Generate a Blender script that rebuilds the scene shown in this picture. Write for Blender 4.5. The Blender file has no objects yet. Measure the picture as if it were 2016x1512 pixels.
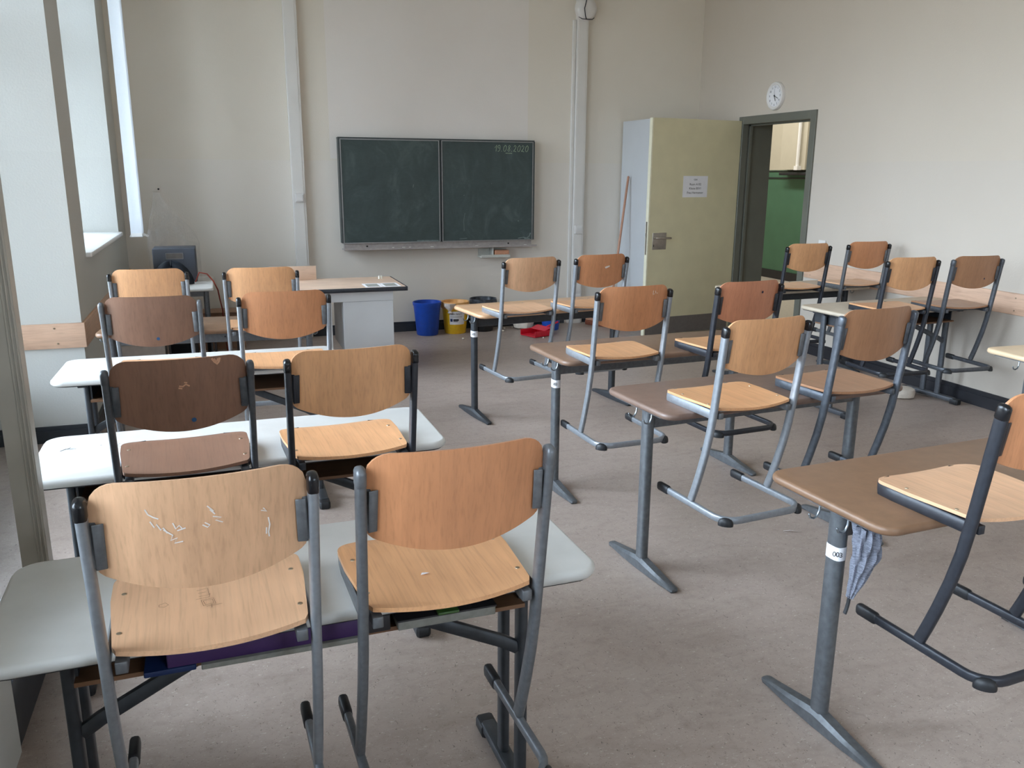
import bpy, math, random
from mathutils import Vector, Matrix, Euler
PI = math.pi
random.seed(7)
scene = bpy.context.scene
COL = scene.collection

# ------------------------------------------------------------------ materials
def lin(c):
    return tuple(((v/255)/12.92 if v/255 <= .04045 else ((v/255+.055)/1.055)**2.4) for v in c)
def new_mat(name):
    m = bpy.data.materials.new(name); m.use_nodes = True
    nt = m.node_tree; nt.nodes.clear()
    out = nt.nodes.new('ShaderNodeOutputMaterial')
    b = nt.nodes.new('ShaderNodeBsdfPrincipled')
    nt.links.new(b.outputs[0], out.inputs[0])
    return m, nt, b, out
def N(nt, kind, **kw):
    n = nt.nodes.new(kind)
    for k, v in kw.items():
        if hasattr(n, k): setattr(n, k, v)
        else: n.inputs[k].default_value = v
    return n
def coords(nt, scale=(1,1,1), rot=(0,0,0)):
    tc = nt.nodes.new('ShaderNodeTexCoord'); mp = nt.nodes.new('ShaderNodeMapping')
    mp.inputs['Scale'].default_value = scale; mp.inputs['Rotation'].default_value = rot
    nt.links.new(tc.outputs['Object'], mp.inputs[0]); return mp.outputs[0]
def ramp(nt, fac, stops):
    r = nt.nodes.new('ShaderNodeValToRGB'); el = r.color_ramp.elements
    el[0].position, el[0].color = stops[0][0], (*stops[0][1], 1)
    el[1].position, el[1].color = stops[-1][0], (*stops[-1][1], 1)
    for p, c in stops[1:-1]:
        e = el.new(p); e.color = (*c, 1)
    nt.links.new(fac, r.inputs[0]); return r.outputs[0]
def mixc(nt, fac, a, b, mode='MIX'):
    m = nt.nodes.new('ShaderNodeMix'); m.data_type = 'RGBA'; m.blend_type = mode
    for i, v in ((0, fac), (6, a), (7, b)):
        if isinstance(v, (int, float)): m.inputs[i].default_value = v
        elif isinstance(v, tuple): m.inputs[i].default_value = (*v, 1) if len(v) == 3 else v
        else: nt.links.new(v, m.inputs[i])
    return m.outputs[2]
def bump(nt, b, h, strength, dist=.002):
    n = nt.nodes.new('ShaderNodeBump'); n.inputs['Strength'].default_value = strength
    n.inputs['Distance'].default_value = dist
    nt.links.new(h, n.inputs['Height']); nt.links.new(n.outputs[0], b.inputs['Normal'])
MATS = {}
def plain(name, rgb, rough=.5, metal=0, var=.05, scale=30, spec=.5, bmp=0, coat=0):
    """one paint / plastic / metal colour, broken up by faint procedural mottling"""
    if name in MATS: return MATS[name]
    m, nt, b, o = new_mat(name); c = lin(rgb)
    nz = N(nt, 'ShaderNodeTexNoise', Scale=scale, Detail=4.0)
    nt.links.new(coords(nt), nz.inputs['Vector'])
    lo = tuple(max(0, v*(1-var*2)) for v in c); hi = tuple(min(1, v*(1+var*2)) for v in c)
    nt.links.new(ramp(nt, nz.outputs[0], [(.3, lo), (.7, hi)]), b.inputs['Base Color'])
    b.inputs['Roughness'].default_value = rough; b.inputs['Metallic'].default_value = metal
    b.inputs['Specular IOR Level'].default_value = spec
    b.inputs['Coat Weight'].default_value = coat
    if bmp: bump(nt, b, nz.outputs[0], bmp)
    MATS[name] = m; return m
def wood(name, rgb, axis, dark=.72, rough=.42, grain=1.0, coat=.15):
    """lacquered plywood; grain runs along the given local axis"""
    if name in MATS: return MATS[name]
    m, nt, b, o = new_mat(name); c = lin(rgb)
    s = [34*grain]*3; s['xyz'.index(axis)] = 1.6
    n1 = N(nt, 'ShaderNodeTexNoise', Scale=1.0, Detail=5.0, Roughness=.6, Distortion=.6)
    nt.links.new(coords(nt, s), n1.inputs['Vector'])
    s2 = [190*grain]*3; s2['xyz'.index(axis)] = 9
    n2 = N(nt, 'ShaderNodeTexNoise', Scale=1.0, Detail=3.0)
    nt.links.new(coords(nt, s2), n2.inputs['Vector'])
    n3 = N(nt, 'ShaderNodeTexNoise', Scale=6.0, Detail=2.0)
    nt.links.new(coords(nt), n3.inputs['Vector'])
    d = tuple(v*dark for v in c); h = tuple(min(1, v*1.14) for v in c)
    col = ramp(nt, n1.outputs[0], [(.25, d), (.48, c), (.75, h)])
    col2 = ramp(nt, n2.outputs[0], [(.28, (.72, .70, .68)), (.5, (1, 1, 1))])
    col = mixc(nt, .5, col, col2, 'MULTIPLY')
    col3 = ramp(nt, n3.outputs[0], [(.3, (.86, .84, .83)), (.65, (1, 1, 1))])
    col = mixc(nt, .8, col, col3, 'MULTIPLY')
    nt.links.new(col, b.inputs['Base Color'])
    b.inputs['Roughness'].default_value = rough; b.inputs['Coat Weight'].default_value = coat
    b.inputs['Coat Roughness'].default_value = .25
    bump(nt, b, n2.outputs[0], .08, .001)
    MATS[name] = m; return m

def wall_mat(name, up, low, patch=None, line=1.70, bluff=0):
    """rough plaster, matt paint above a line and slightly deeper latex paint below it"""
    m, nt, b, o = new_mat(name)
    tc = nt.nodes.new('ShaderNodeNewGeometry'); sp = nt.nodes.new('ShaderNodeSeparateXYZ')
    nt.links.new(tc.outputs['Position'], sp.inputs[0])
    lt = N(nt, 'ShaderNodeMath', operation='LESS_THAN'); lt.inputs[1].default_value = line
    nt.links.new(sp.outputs[2], lt.inputs[0])
    col = mixc(nt, lt.outputs[0], lin(up), lin(low))
    if patch:
        x0, x1, z0, rgb = patch
        a = N(nt, 'ShaderNodeMath', operation='GREATER_THAN'); a.inputs[1].default_value = x0
        c = N(nt, 'ShaderNodeMath', operation='LESS_THAN'); c.inputs[1].default_value = x1
        d = N(nt, 'ShaderNodeMath', operation='GREATER_THAN'); d.inputs[1].default_value = z0
        nt.links.new(sp.outputs[0], a.inputs[0]); nt.links.new(sp.outputs[0], c.inputs[0]); nt.links.new(sp.outputs[2], d.inputs[0])
        e = N(nt, 'ShaderNodeMath', operation='MULTIPLY'); f = N(nt, 'ShaderNodeMath', operation='MULTIPLY')
        nt.links.new(a.outputs[0], e.inputs[0]); nt.links.new(c.outputs[0], e.inputs[1])
        nt.links.new(e.outputs[0], f.inputs[0]); nt.links.new(d.outputs[0], f.inputs[1])
        col = mixc(nt, f.outputs[0], col, lin(rgb))
    n1 = N(nt, 'ShaderNodeTexNoise', Scale=90.0, Detail=4.0)
    n2 = N(nt, 'ShaderNodeTexNoise', Scale=1.3, Detail=3.0)
    v = coords(nt); nt.links.new(v, n1.inputs['Vector']); nt.links.new(v, n2.inputs['Vector'])
    col = mixc(nt, .55, col, ramp(nt, n2.outputs[0], [(.3, (.93, .92, .90)), (.7, (1, 1, 1))]), 'MULTIPLY')
    nt.links.new(col, b.inputs['Base Color'])
    b.inputs['Roughness'].default_value = .75
    b.inputs['Specular IOR Level'].default_value = .3
    bump(nt, b, n1.outputs[0], .35, .003)
    MATS[name] = m; return m

def floor_mat():
    m, nt, b, o = new_mat('linoleum')
    v = coords(nt)
    n0 = N(nt, 'ShaderNodeTexNoise', Scale=1.1, Detail=5.0, Roughness=.62)
    n1 = N(nt, 'ShaderNodeTexNoise', Scale=26.0, Detail=5.0, Roughness=.7, Distortion=.5)
    nt.links.new(v, n0.inputs['Vector']); nt.links.new(v, n1.inputs['Vector'])
    base = ramp(nt, n0.outputs[0], [(.30, lin((150, 135, 125))), (.5, lin((163, 147, 137))), (.72, lin((173, 158, 147)))])
    base = mixc(nt, .8, base, ramp(nt, n1.outputs[0], [(.30, (.80, .79, .78)), (.5, (1, 1, 1)), (.75, (1.0, 1.0, 1.0))]), 'MULTIPLY')
    # marbled flecks
    for sc, thr, rgb, st in ((70, .70, (196, 186, 178), (1, 2.6, 1)), (62, .715, (92, 82, 76), (2.4, 1, 1)), (120, .71, (100, 86, 76), (1, 1.8, 1))):
        f = N(nt, 'ShaderNodeTexNoise', Scale=float(sc), Detail=2.0, Distortion=1.2)
        nt.links.new(coords(nt, st, (0, 0, .6*sc)), f.inputs['Vector'])
        fac = ramp(nt, f.outputs[0], [(thr-.035, (0, 0, 0)), (thr+.005, (.85, .85, .85))])
        base = mixc(nt, fac, base, lin(rgb))
    # old scuffs
    sc = N(nt, 'ShaderNodeTexNoise', Scale=2.3, Detail=6.0, Roughness=.7, Distortion=1.5)
    nt.links.new(coords(nt, (1, 3, 1)), sc.inputs['Vector'])
    base = mixc(nt, .7, base, ramp(nt, sc.outputs[0], [(.36, (.86, .84, .83)), (.52, (1, 1, 1))]), 'MULTIPLY')
    nt.links.new(base, b.inputs['Base Color'])
    nt.links.new(ramp(nt, n0.outputs[0], [(.3, (.36,)*3), (.7, (.5,)*3)]), b.inputs['Roughness'])
    b.inputs['Specular IOR Level'].default_value = .45
    bump(nt, b, n1.outputs[0], .06, .001)
    return m

def board_mat():
    m, nt, b, o = new_mat('chalkboard_green')
    n1 = N(nt, 'ShaderNodeTexNoise', Scale=2.4, Detail=6.0, Roughness=.62, Distortion=1.6)
    nt.links.new(coords(nt, (1.6, 1, 1)), n1.inputs['Vector'])
    n2 = N(nt, 'ShaderNodeTexNoise', Scale=14.0, Detail=4.0, Distortion=2.5)
    nt.links.new(coords(nt, (.6, 1, 2)), n2.inputs['Vector'])
    c = ramp(nt, n1.outputs[0], [(.3, lin((50, 62, 61))), (.55, lin((60, 73, 72))), (.8, lin((82, 94, 92)))])
    c = mixc(nt, .5, c, ramp(nt, n2.outputs[0], [(.3, (.85, .87, .87)), (.7, (1.12, 1.12, 1.1))]), 'MULTIPLY')
    nt.links.new(c, b.inputs['Base Color']); b.inputs['Roughness'].default_value = .6
    return m
def glass_mat(name, tint=(.95, .98, 1), refl=.12):
    m = bpy.data.materials.new(name); m.use_nodes = True; nt = m.node_tree; nt.nodes.clear()
    o = nt.nodes.new('ShaderNodeOutputMaterial'); t = nt.nodes.new('ShaderNodeBsdfTransparent')
    g = nt.nodes.new('ShaderNodeBsdfGlossy'); mx = nt.nodes.new('ShaderNodeMixShader')
    t.inputs[0].default_value = (*tint, 1); g.inputs['Roughness'].default_value = .02
    f = nt.nodes.new('ShaderNodeFresnel'); f.inputs[0].default_value = 1.3
    nt.links.new(f.outputs[0], mx.inputs[0]); nt.links.new(t.outputs[0], mx.inputs[1]); nt.links.new(g.outputs[0], mx.inputs[2])
    nt.links.new(mx.outputs[0], o.inputs[0]); return m
def film_mat():
    m, nt, b, o = new_mat('thin_plastic_film')
    t = nt.nodes.new('ShaderNodeBsdfTransparent'); mx = nt.nodes.new('ShaderNodeMixShader')
    nz = N(nt, 'ShaderNodeTexNoise', Scale=9.0, Detail=4.0, Distortion=1.5); nt.links.new(coords(nt), nz.inputs['Vector'])
    fac = ramp(nt, nz.outputs[0], [(.35, (.015,)*3), (.7, (.10,)*3)])
    b.inputs['Base Color'].default_value = (.42, .42, .43, 1); b.inputs['Roughness'].default_value = .3
    nt.links.new(fac, mx.inputs[0]); nt.links.new(t.outputs[0], mx.inputs[1]); nt.links.new(b.outputs[0], mx.inputs[2])
    nt.links.new(mx.outputs[0], o.inputs[0]); return m
def slat_mat():
    m, nt, b, o = new_mat('blind_fabric')
    tr = nt.nodes.new('ShaderNodeBsdfTranslucent'); mx = nt.nodes.new('ShaderNodeMixShader')
    nz = N(nt, 'ShaderNodeTexNoise', Scale=60.0); nt.links.new(coords(nt, (6, 6, 1)), nz.inputs['Vector'])
    nt.links.new(ramp(nt, nz.outputs[0], [(.3, (.88, .89, .9)), (.7, (.95, .95, .96))]), b.inputs['Base Color'])
    b.inputs['Roughness'].default_value = .8
    tr.inputs[0].default_value = (.9, .94, .97, 1); mx.inputs[0].default_value = .45
    nt.links.new(b.outputs[0], mx.inputs[1]); nt.links.new(tr.outputs[0], mx.inputs[2]); nt.links.new(mx.outputs[0], o.inputs[0])
    return m
def cloth_mat():
    m, nt, b, o = new_mat('grey_melange_cloth')
    n = N(nt, 'ShaderNodeTexNoise', Scale=1.0, Detail=4.0, Roughness=.8)
    nt.links.new(coords(nt, (60, 60, 420)), n.inputs['Vector'])
    n2 = N(nt, 'ShaderNodeTexNoise', Scale=1.0, Detail=3.0); nt.links.new(coords(nt, (420, 420, 40)), n2.inputs['Vector'])
    c = ramp(nt, n.outputs[0], [(.35, lin((118, 122, 136))), (.62, lin((196, 200, 214)))])
    c = mixc(nt, .6, c, ramp(nt, n2.outputs[0], [(.35, (.72, .72, .74)), (.6, (1, 1, 1))]), 'MULTIPLY')
    nt.links.new(c, b.inputs['Base Color']); b.inputs['Roughness'].default_value = .9
    return m

M = {}
M['wall'] = wall_mat('plaster_right_dimmed', (198, 187, 173), (196, 186, 174))  # shared wall paint, dimmed on this side to hold back light in the colour
M['wall_front'] = wall_mat('plaster_front_lifted', (224, 216, 203), (224, 217, 207), (1.05, 3.06, 1.72, (227, 220, 213)))  # same wall paint lifted, extra light put into its colour
M['wall_left'] = wall_mat('plaster_left_dimmed', (197, 197, 192), (195, 195, 190))  # same wall paint dimmed and cooled, light balance put into its colour
M['floor'] = floor_mat()
M['board'] = board_mat()
M['ceiling'] = plain('ceiling_white', (228, 226, 220), .9, var=.01)
M['base'] = plain('baseboard_slate', (44, 49, 56), .4, var=.06, scale=12)
M['base_r'] = plain('baseboard_black', (33, 33, 38), .45, var=.06, scale=12)
M['rail'] = wood('beech_rail', (206, 170, 144), 'y', .88, .55, .6, 0)
M['railx'] = wood('beech_rail_cross', (206, 170, 144), 'x', .88, .55, .6, 0)
M['cream'] = plain('cream_paint', (226, 222, 212), .45, var=.02)
M['post'] = plain('old_window_paint', (180, 176, 166), .4, var=.03, scale=8)
M['sill'] = plain('white_sill', (240, 240, 238), .3, var=.01)
M['duct'] = plain('duct_plastic', (216, 212, 206), .45, var=.015, scale=5)
M['socket'] = plain('socket_plastic', (216, 212, 208), .35, var=.01)
M['alu'] = plain('aluminium', (150, 150, 150), .38, .8, var=.04)
M['tray'] = plain('tray_aluminium', (168, 160, 156), .5, .3, var=.05)
M['boardframe'] = plain('board_frame', (74, 80, 80), .45, .5, var=.05)
M['chalk'] = plain('chalk', (226, 226, 216), .95, var=.03)
M['chalkline'] = plain('chalk_line', (170, 190, 158), .95, var=.1)
M['smudge'] = plain('chalk_smudge', (120, 132, 130), .95, var=.15)
M['doorleaf'] = plain('door_beige', (206, 197, 162), .42, var=.02, scale=6)
M['dooredge'] = plain('door_edge', (222, 216, 190), .45, var=.02)
M['kick'] = plain('kick_plate', (112, 105, 100), .4, .3, var=.04)
M['frame'] = plain('door_frame_grey', (102, 102, 92), .42, var=.03, scale=6)
M['steel'] = plain('brushed_steel', (176, 168, 160), .32, .9, var=.05)
M['cupboard'] = plain('cupboard_grey', (196, 198, 200), .5, var=.01, scale=5)
M['hallup'] = plain('hall_cream', (194, 188, 170), .8, var=.02, scale=4)
M['hallgreen'] = plain('hall_green', (72, 112, 88), .5, var=.03, scale=4)
M['hallfloor'] = plain('hall_floor', (180, 170, 158), .4, var=.05)
M['black'] = plain('black_plastic', (20, 20, 23), .25, var=.1)
M['capdull'] = plain('dull_black_plastic', (27, 28, 31), .5, var=.1)
M['paper'] = plain('paper', (226, 224, 226), .85, var=.01)
M['ink'] = plain('ink', (28, 26, 30), .7, var=.05)
M['pencil'] = plain('pencil_grey', (132, 104, 82), .9, var=.1)
M['white_scratch'] = plain('scratch_white', (222, 214, 206), .8, var=.05)
M['pale_scratch'] = plain('scratch_pale', (196, 148, 118), .8, var=.08)
M['blue_dot'] = plain('sticker_blue', (30, 72, 112), .6, var=.05)
M['ink_dot'] = plain('sticker_navy', (30, 32, 58), .6, var=.05)
M['silver'] = plain('frame_silver', (142, 146, 151), .36, .45, var=.05, scale=60)
M['grey'] = plain('frame_grey', (106, 108, 111), .4, .4, var=.07, scale=70)
M['dkgrey'] = plain('frame_dark_grey', (82, 85, 90), .42, .35, var=.08, scale=70)
M['dark'] = plain('frame_anthracite', (45, 47, 53), .4, .2, var=.08, scale=60)
M['steelblue'] = plain('frame_steel_blue', (84, 89, 96), .36, .4, var=.1, scale=60)
M['deskgrey'] = plain('desk_steel', (98, 101, 104), .38, .4, var=.09, scale=50)
M['deskdark'] = plain('desk_dark_steel', (54, 57, 61), .45, .2, var=.08, scale=40)
M['hook'] = plain('hook_metal', (140, 146, 150), .3, .8, var=.05)
M['screw'] = plain('screw_metal', (176, 160, 138), .3, .9, var=.1)
M['topwhite'] = plain('top_white', (204, 203, 199), .38, var=.025, scale=9)
M['topedge'] = plain('top_edge_pale', (204, 200, 188), .45, var=.05, scale=20)
M['topbrown'] = plain('top_brown', (124, 98, 80), .4, var=.05, scale=25)
M['topbrown2'] = plain('top_brown_warm', (124, 94, 71), .42, var=.05, scale=25)
M['topbrown3'] = plain('top_brown_mauve', (114, 92, 80), .42, var=.05, scale=25)
M['topbeech'] = wood('top_beech', (214, 170, 130), 'x', .88, .35, .5, .3)
M['topsand'] = plain('top_sand', (192, 178, 158), .4, var=.03, scale=20)
M['toppale'] = plain('top_pale_beech', (230, 202, 166), .4, var=.03, scale=14)
M['shelf'] = wood('shelf_board', (120, 86, 60), 'x', .8, .6, .6, 0)
M['pedestal'] = plain('pedestal_white', (206, 207, 208), .5, var=.015, scale=4)
M['deskbeech'] = wood('teacher_beech', (214, 184, 160), 'x', .93, .45, .5, 0)
M['bluebin'] = plain('bin_blue', (16, 68, 168), .4, var=.05)
M['yellow'] = plain('bin_yellow', (232, 184, 36), .4, var=.04)
M['orangeliner'] = plain('liner_orange', (226, 170, 104), .45, var=.05, bmp=.3)
M['whiteliner'] = plain('liner_white', (216, 204, 196), .4, var=.06, bmp=.3)
M['blackliner'] = plain('liner_black', (62, 66, 72), .3, var=.5, scale=22, bmp=.6)
M['binblack'] = plain('bin_black', (30, 31, 34), .45, var=.06)
M['red'] = plain('dustpan_red', (208, 30, 52), .35, var=.04)
M['bucketblue'] = plain('bucket_blue', (24, 78, 176), .4, var=.05)
M['pole'] = wood('broom_pole', (186, 138, 112), 'z', .85, .5, 1, 0)
M['bristle'] = plain('broom_bristle', (128, 72, 52), .9, var=.2, scale=120, bmp=.6)
M['cloth'] = cloth_mat()
M['film'] = film_mat()
M['glass'] = glass_mat('window_glass')
M['slat'] = slat_mat()
M['bead'] = plain('bead_plastic', (214, 210, 204), .4, var=.03)
M['boxblue'] = plain('crate_blue_grey', (62, 67, 78), .5, var=.06, scale=18)
M['bagdark'] = plain('bag_dark', (38, 46, 58), .6, var=.12, scale=14, bmp=.5)
M['cable_red'] = plain('cable_red', (150, 58, 42), .5, var=.05)
M['cardboard'] = plain('cardboard', (150, 118, 96), .8, var=.05)
M['cardwhite'] = plain('white_card', (205, 198, 196), .8, var=.03)
M['purple'] = plain('folder_purple', (66, 40, 90), .5, var=.04)
M['bluefolder'] = plain('folder_blue', (26, 46, 90), .5, var=.05)
M['greenfolder'] = plain('folder_green', (62, 96, 40), .5, var=.05)
M['greypaper'] = plain('paper_block', (140, 138, 130), .85, var=.06, scale=60)
M['darkbook'] = plain('book_dark', (48, 44, 46), .6, var=.06)
M['sponge'] = plain('sponge', (196, 142, 112), .9, var=.06, scale=80, bmp=.4)
M['shelfplastic'] = plain('shelf_plastic', (192, 192, 184), .5, var=.02)
M['clear'] = plain('milky_plastic', (206, 194, 180), .35, var=.06)
M['ball'] = plain('waste_paper', (224, 214, 200), .8, var=.1, scale=10)
WOODS = {'light': (220, 174, 136), 'honey': (214, 160, 114), 'orange': (200, 138, 96), 'red': (188, 126, 94), 'brown': (134, 98, 78), 'tan': (160, 116, 84)}
def W(tone, axis): return wood('plywood_%s_%s' % (tone, axis), WOODS[tone], axis, .87, .40)

# ------------------------------------------------------------------ mesh helpers
class MB:
    def __init__(s): s.v = []; s.f = []; s.mi = []; s.mats = []; s.cur = 0
    def mat(s, m):
        if m not in s.mats: s.mats.append(m)
        s.cur = s.mats.index(m); return s
    def add(s, vs, fs):
        k = len(s.v); s.v += [tuple(v) for v in vs]
        for f in fs: s.f.append([k+i for i in f]); s.mi.append(s.cur)
        return s
    def box(s, x0, x1, y0, y1, z0, z1, bev=0, rot=None, c=None):
        if bev <= 0:
            vs = [(x, y, z) for x in (x0, x1) for y in (y0, y1) for z in (z0, z1)]
            fs = [(0,1,3,2),(4,6,7,5),(0,4,5,1),(2,3,7,6),(0,2,6,4),(1,5,7,3)]
        else:
            b = min(bev, (x1-x0)/2.01, (y1-y0)/2.01, (z1-z0)/2.01)
            loops = []
            def ring(z, i):
                return [(x0+i, y0+b, z), (x0+b, y0+i, z), (x1-b, y0+i, z), (x1-i, y0+b, z), (x1-i, y1-b, z), (x1-b, y1-i, z), (x0+b, y1-i, z), (x0+i, y1-b, z)]
            loops = [ring(z0, b*.98), ring(z0+b*.3, b*.3), ring(z0+b, 0), ring(z1-b, 0), ring(z1-b*.3, b*.3), ring(z1, b*.98)]
            vs = [p for l in loops for p in l]; fs = []
            for i in range(5):
                for j in range(8):
                    a = i*8+j; c2 = i*8+(j+1) % 8; fs.append((a, c2, c2+8, a+8))
            fs.append(tuple(range(7, -1, -1))); fs.append(tuple(range(40, 48)))
        if rot is not None:
            cc = Vector(c if c else ((x0+x1)/2, (y0+y1)/2, (z0+z1)/2)); R = Euler(rot).to_matrix()
            vs = [tuple(R @ (Vector(p)-cc)+cc) for p in vs]
        return s.add(vs, fs)
    def prism(s, pts, z0, z1, round_=0, n=5):
        """outline in xy extruded from z0 to z1; round_ bull-noses the rim"""
        k = len(pts); cx = sum(p[0] for p in pts)/k; cy = sum(p[1] for p in pts)/k
        nrm = []
        for i in range(k):
            a = Vector(pts[i-1]); b = Vector(pts[(i+1) % k]); t = (b-a)
            t = t.normalized() if t.length > 0 else Vector((1, 0)); nrm.append(Vector((t.y, -t.x)))
        loops = []
        if round_ <= 0: prof = [(0, z0), (0, z1)]
        else:
            r = round_; h = (z1-z0)/2; prof = []
            for i in range(n+1):
                a = -PI/2+PI*i/n; prof.append((r*(1-math.cos(a)), (z0+z1)/2+h*math.sin(a)))
        vs = []
        for off, z in prof:
            for p, q in zip(pts, nrm): vs.append((p[0]-q.x*off, p[1]-q.y*off, z))
        fs = []
        for i in range(len(prof)-1):
            for j in range(k):
                a = i*k+j; b = i*k+(j+1) % k; fs.append((a, b, b+k, a+k))
        fs.append(tuple(range(k-1, -1, -1))); fs.append(tuple(range((len(prof)-1)*k, len(prof)*k)))
        return s.add(vs, fs)
    def tube(s, path, rx, ry=None, n=12, up=(0, 0, 1), cap=True, flat=False, round_end=False):
        """sweep an oval (rx sideways, ry along 'up') along a polyline"""
        ry = rx if ry is None else ry; P = [Vector(p) for p in path]; k = len(P); vs = []; fs = []
        rows = []
        for i in range(k):
            t = ((P[min(i+1, k-1)]-P[max(i-1, 0)])).normalized(); u = Vector(up)
            sd = t.cross(u)
            if sd.length < 1e-4: sd = t.cross(Vector((1, 0, 0)))
            sd.normalize(); u2 = sd.cross(t).normalized()
            # keep wall thickness through bends
            rows.append((P[i], sd, u2, t, 1))
        if round_end:
            def endrows(P0, sd, u2, t, sg):
                out = []
                for a in (80, 55, 28):
                    a = math.radians(a); out.append((P0+t*sg*min(rx, ry)*math.sin(a), sd, u2, t, max(.12, math.cos(a))))
                return out
            rows = endrows(*rows[0][:4], -1)+rows+list(reversed(endrows(*rows[-1][:4], 1)))
        for P0, sd, u2, t, sc in rows:
            for j in range(n):
                a = 2*PI*j/n; ca, sa = math.cos(a), math.sin(a)
                if flat:   # flattened oval: squarer
                    ca = math.copysign(abs(ca)**.62, ca); sa = math.copysign(abs(sa)**.62, sa)
                vs.append(tuple(P0+sd*(rx*sc*ca)+u2*(ry*sc*sa)))
        for i in range(len(rows)-1):
            for j in range(n):
                a = i*n+j; b = i*n+(j+1) % n; fs.append((a, a+n, b+n, b))
        if cap:
            fs.append(tuple(range(n))); fs.append(tuple(range(len(vs)-1, len(vs)-n-1, -1)))
        return s.add(vs, fs)
    def lathe(s, prof, n=28, c=(0, 0, 0), wob=None):
        vs = []; fs = []
        for i, (r, z) in enumerate(prof):
            for j in range(n):
                a = 2*PI*j/n; rr = r*(1+(wob(a, z) if wob else 0)); vs.append((c[0]+rr*math.cos(a), c[1]+rr*math.sin(a), c[2]+z))
        for i in range(len(prof)-1):
            for j in range(n):
                a = i*n+j; b = i*n+(j+1) % n; fs.append((a, b, b+n, a+n))
        if prof[0][0] < 1e-3 or True: fs.append(tuple(range(n-1, -1, -1)))
        if prof[-1][0] < .004: fs.append(tuple(range((len(prof)-1)*n, len(prof)*n)))
        return s.add(vs, fs)
    def grid(s, fn, nu, nv, thick):
        """shell: fn(u,v)->Vector with u,v in 0..1, thick=Vector offset to the under side"""
        T = Vector(thick); A = [[fn(i/nu, j/nv) for i in range(nu+1)] for j in range(nv+1)]
        vs = [tuple(p) for r in A for p in r]+[tuple(p+T) for r in A for p in r]; k = (nu+1)*(nv+1); fs = []
        id = lambda i, j: j*(nu+1)+i
        for j in range(nv):
            for i in range(nu):
                fs.append((id(i, j), id(i+1, j), id(i+1, j+1), id(i, j+1)))
                fs.append((k+id(i, j), k+id(i, j+1), k+id(i+1, j+1), k+id(i+1, j)))
        for i in range(nu):
            fs.append((id(i, 0), k+id(i, 0), k+id(i+1, 0), id(i+1, 0))); fs.append((id(i, nv), id(i+1, nv), k+id(i+1, nv), k+id(i, nv)))
        for j in range(nv):
            fs.append((id(0, j), id(0, j+1), k+id(0, j+1), k+id(0, j))); fs.append((id(nu, j), k+id(nu, j), k+id(nu, j+1), id(nu, j+1)))
        return s.add(vs, fs)
    def ribbon(s, pts, w, nrm, lift=0):
        """flat pen stroke of width w lying on a surface with normal nrm"""
        P = [Vector(p) for p in pts]; n = Vector(nrm).normalized(); vs = []; fs = []
        for i, p in enumerate(P):
            t = (P[min(i+1, len(P)-1)]-P[max(i-1, 0)])
            if t.length < 1e-7: t = Vector((0, 0, 1))
            d = t.normalized().cross(n).normalized()*w/2
            vs += [tuple(p+d+n*lift), tuple(p-d+n*lift)]
        for i in range(len(P)-1): fs.append((2*i, 2*i+1, 2*i+3, 2*i+2))
        return s.add(vs, fs)
    def mesh(s, name, smooth=40):
        me = bpy.data.meshes.new(name); me.from_pydata(s.v, [], s.f)
        for m in s.mats: me.materials.append(m)
        me.polygons.foreach_set('material_index', s.mi)
        import bmesh
        bm = bmesh.new(); bm.from_mesh(me); bmesh.ops.recalc_face_normals(bm, faces=bm.faces); bm.to_mesh(me); bm.free()
        if smooth:
            me.polygons.foreach_set('use_smooth', [True]*len(me.polygons)); me.set_sharp_from_angle(angle=math.radians(smooth))
        me.update(); return me
def link(name, me, parent=None):
    o = bpy.data.objects.new(name, me); COL.objects.link(o)
    if parent: o.parent = parent
    return o
def part(name, mb, parent=None, smooth=40): return link(name, mb.mesh(name, smooth), parent)
def B(m): return MB().mat(m)
def tag(o, label, cat, group=None):
    o['label'] = label; o['category'] = cat
    if group: o['group'] = group
    return o
def thing(name, label, cat, loc=(0, 0, 0), rz=0, group=None):
    o = bpy.data.objects.new(name, None); COL.objects.link(o); o.location = loc; o.rotation_euler = (0, 0, rz)
    o.empty_display_size = .1
    return tag(o, label, cat, group)
def struct(name, mb, smooth=30):
    o = part(name, mb, None, smooth); o['kind'] = 'structure'; return o
def text_mesh(name, body, size, m, parent, loc, rot, align='CENTER', shear=0, thick=.0004, space=1):
    cu = bpy.data.curves.new(name, 'FONT'); cu.body = body; cu.size = size; cu.align_x = align; cu.align_y = 'CENTER'
    cu.shear = shear; cu.extrude = thick; cu.space_character = space; cu.resolution_u = 3
    t = bpy.data.objects.new(name, cu); COL.objects.link(t); bpy.context.view_layer.update()
    me = bpy.data.meshes.new_from_object(t); bpy.data.objects.remove(t); me.name = name
    me.materials.clear(); me.materials.append(m)
    o = link(name, me, parent); o.location = loc; o.rotation_euler = rot; return o
def rrect(x0, x1, y0, y1, r, n=6):
    pts = []
    for cx, cy, a0 in ((x1-r, y0+r, -90), (x1-r, y1-r, 0), (x0+r, y1-r, 90), (x0+r, y0+r, 180)):
        for i in range(n+1):
            a = math.radians(a0+90*i/n); pts.append((cx+r*math.cos(a), cy+r*math.sin(a)))
    return pts

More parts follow.
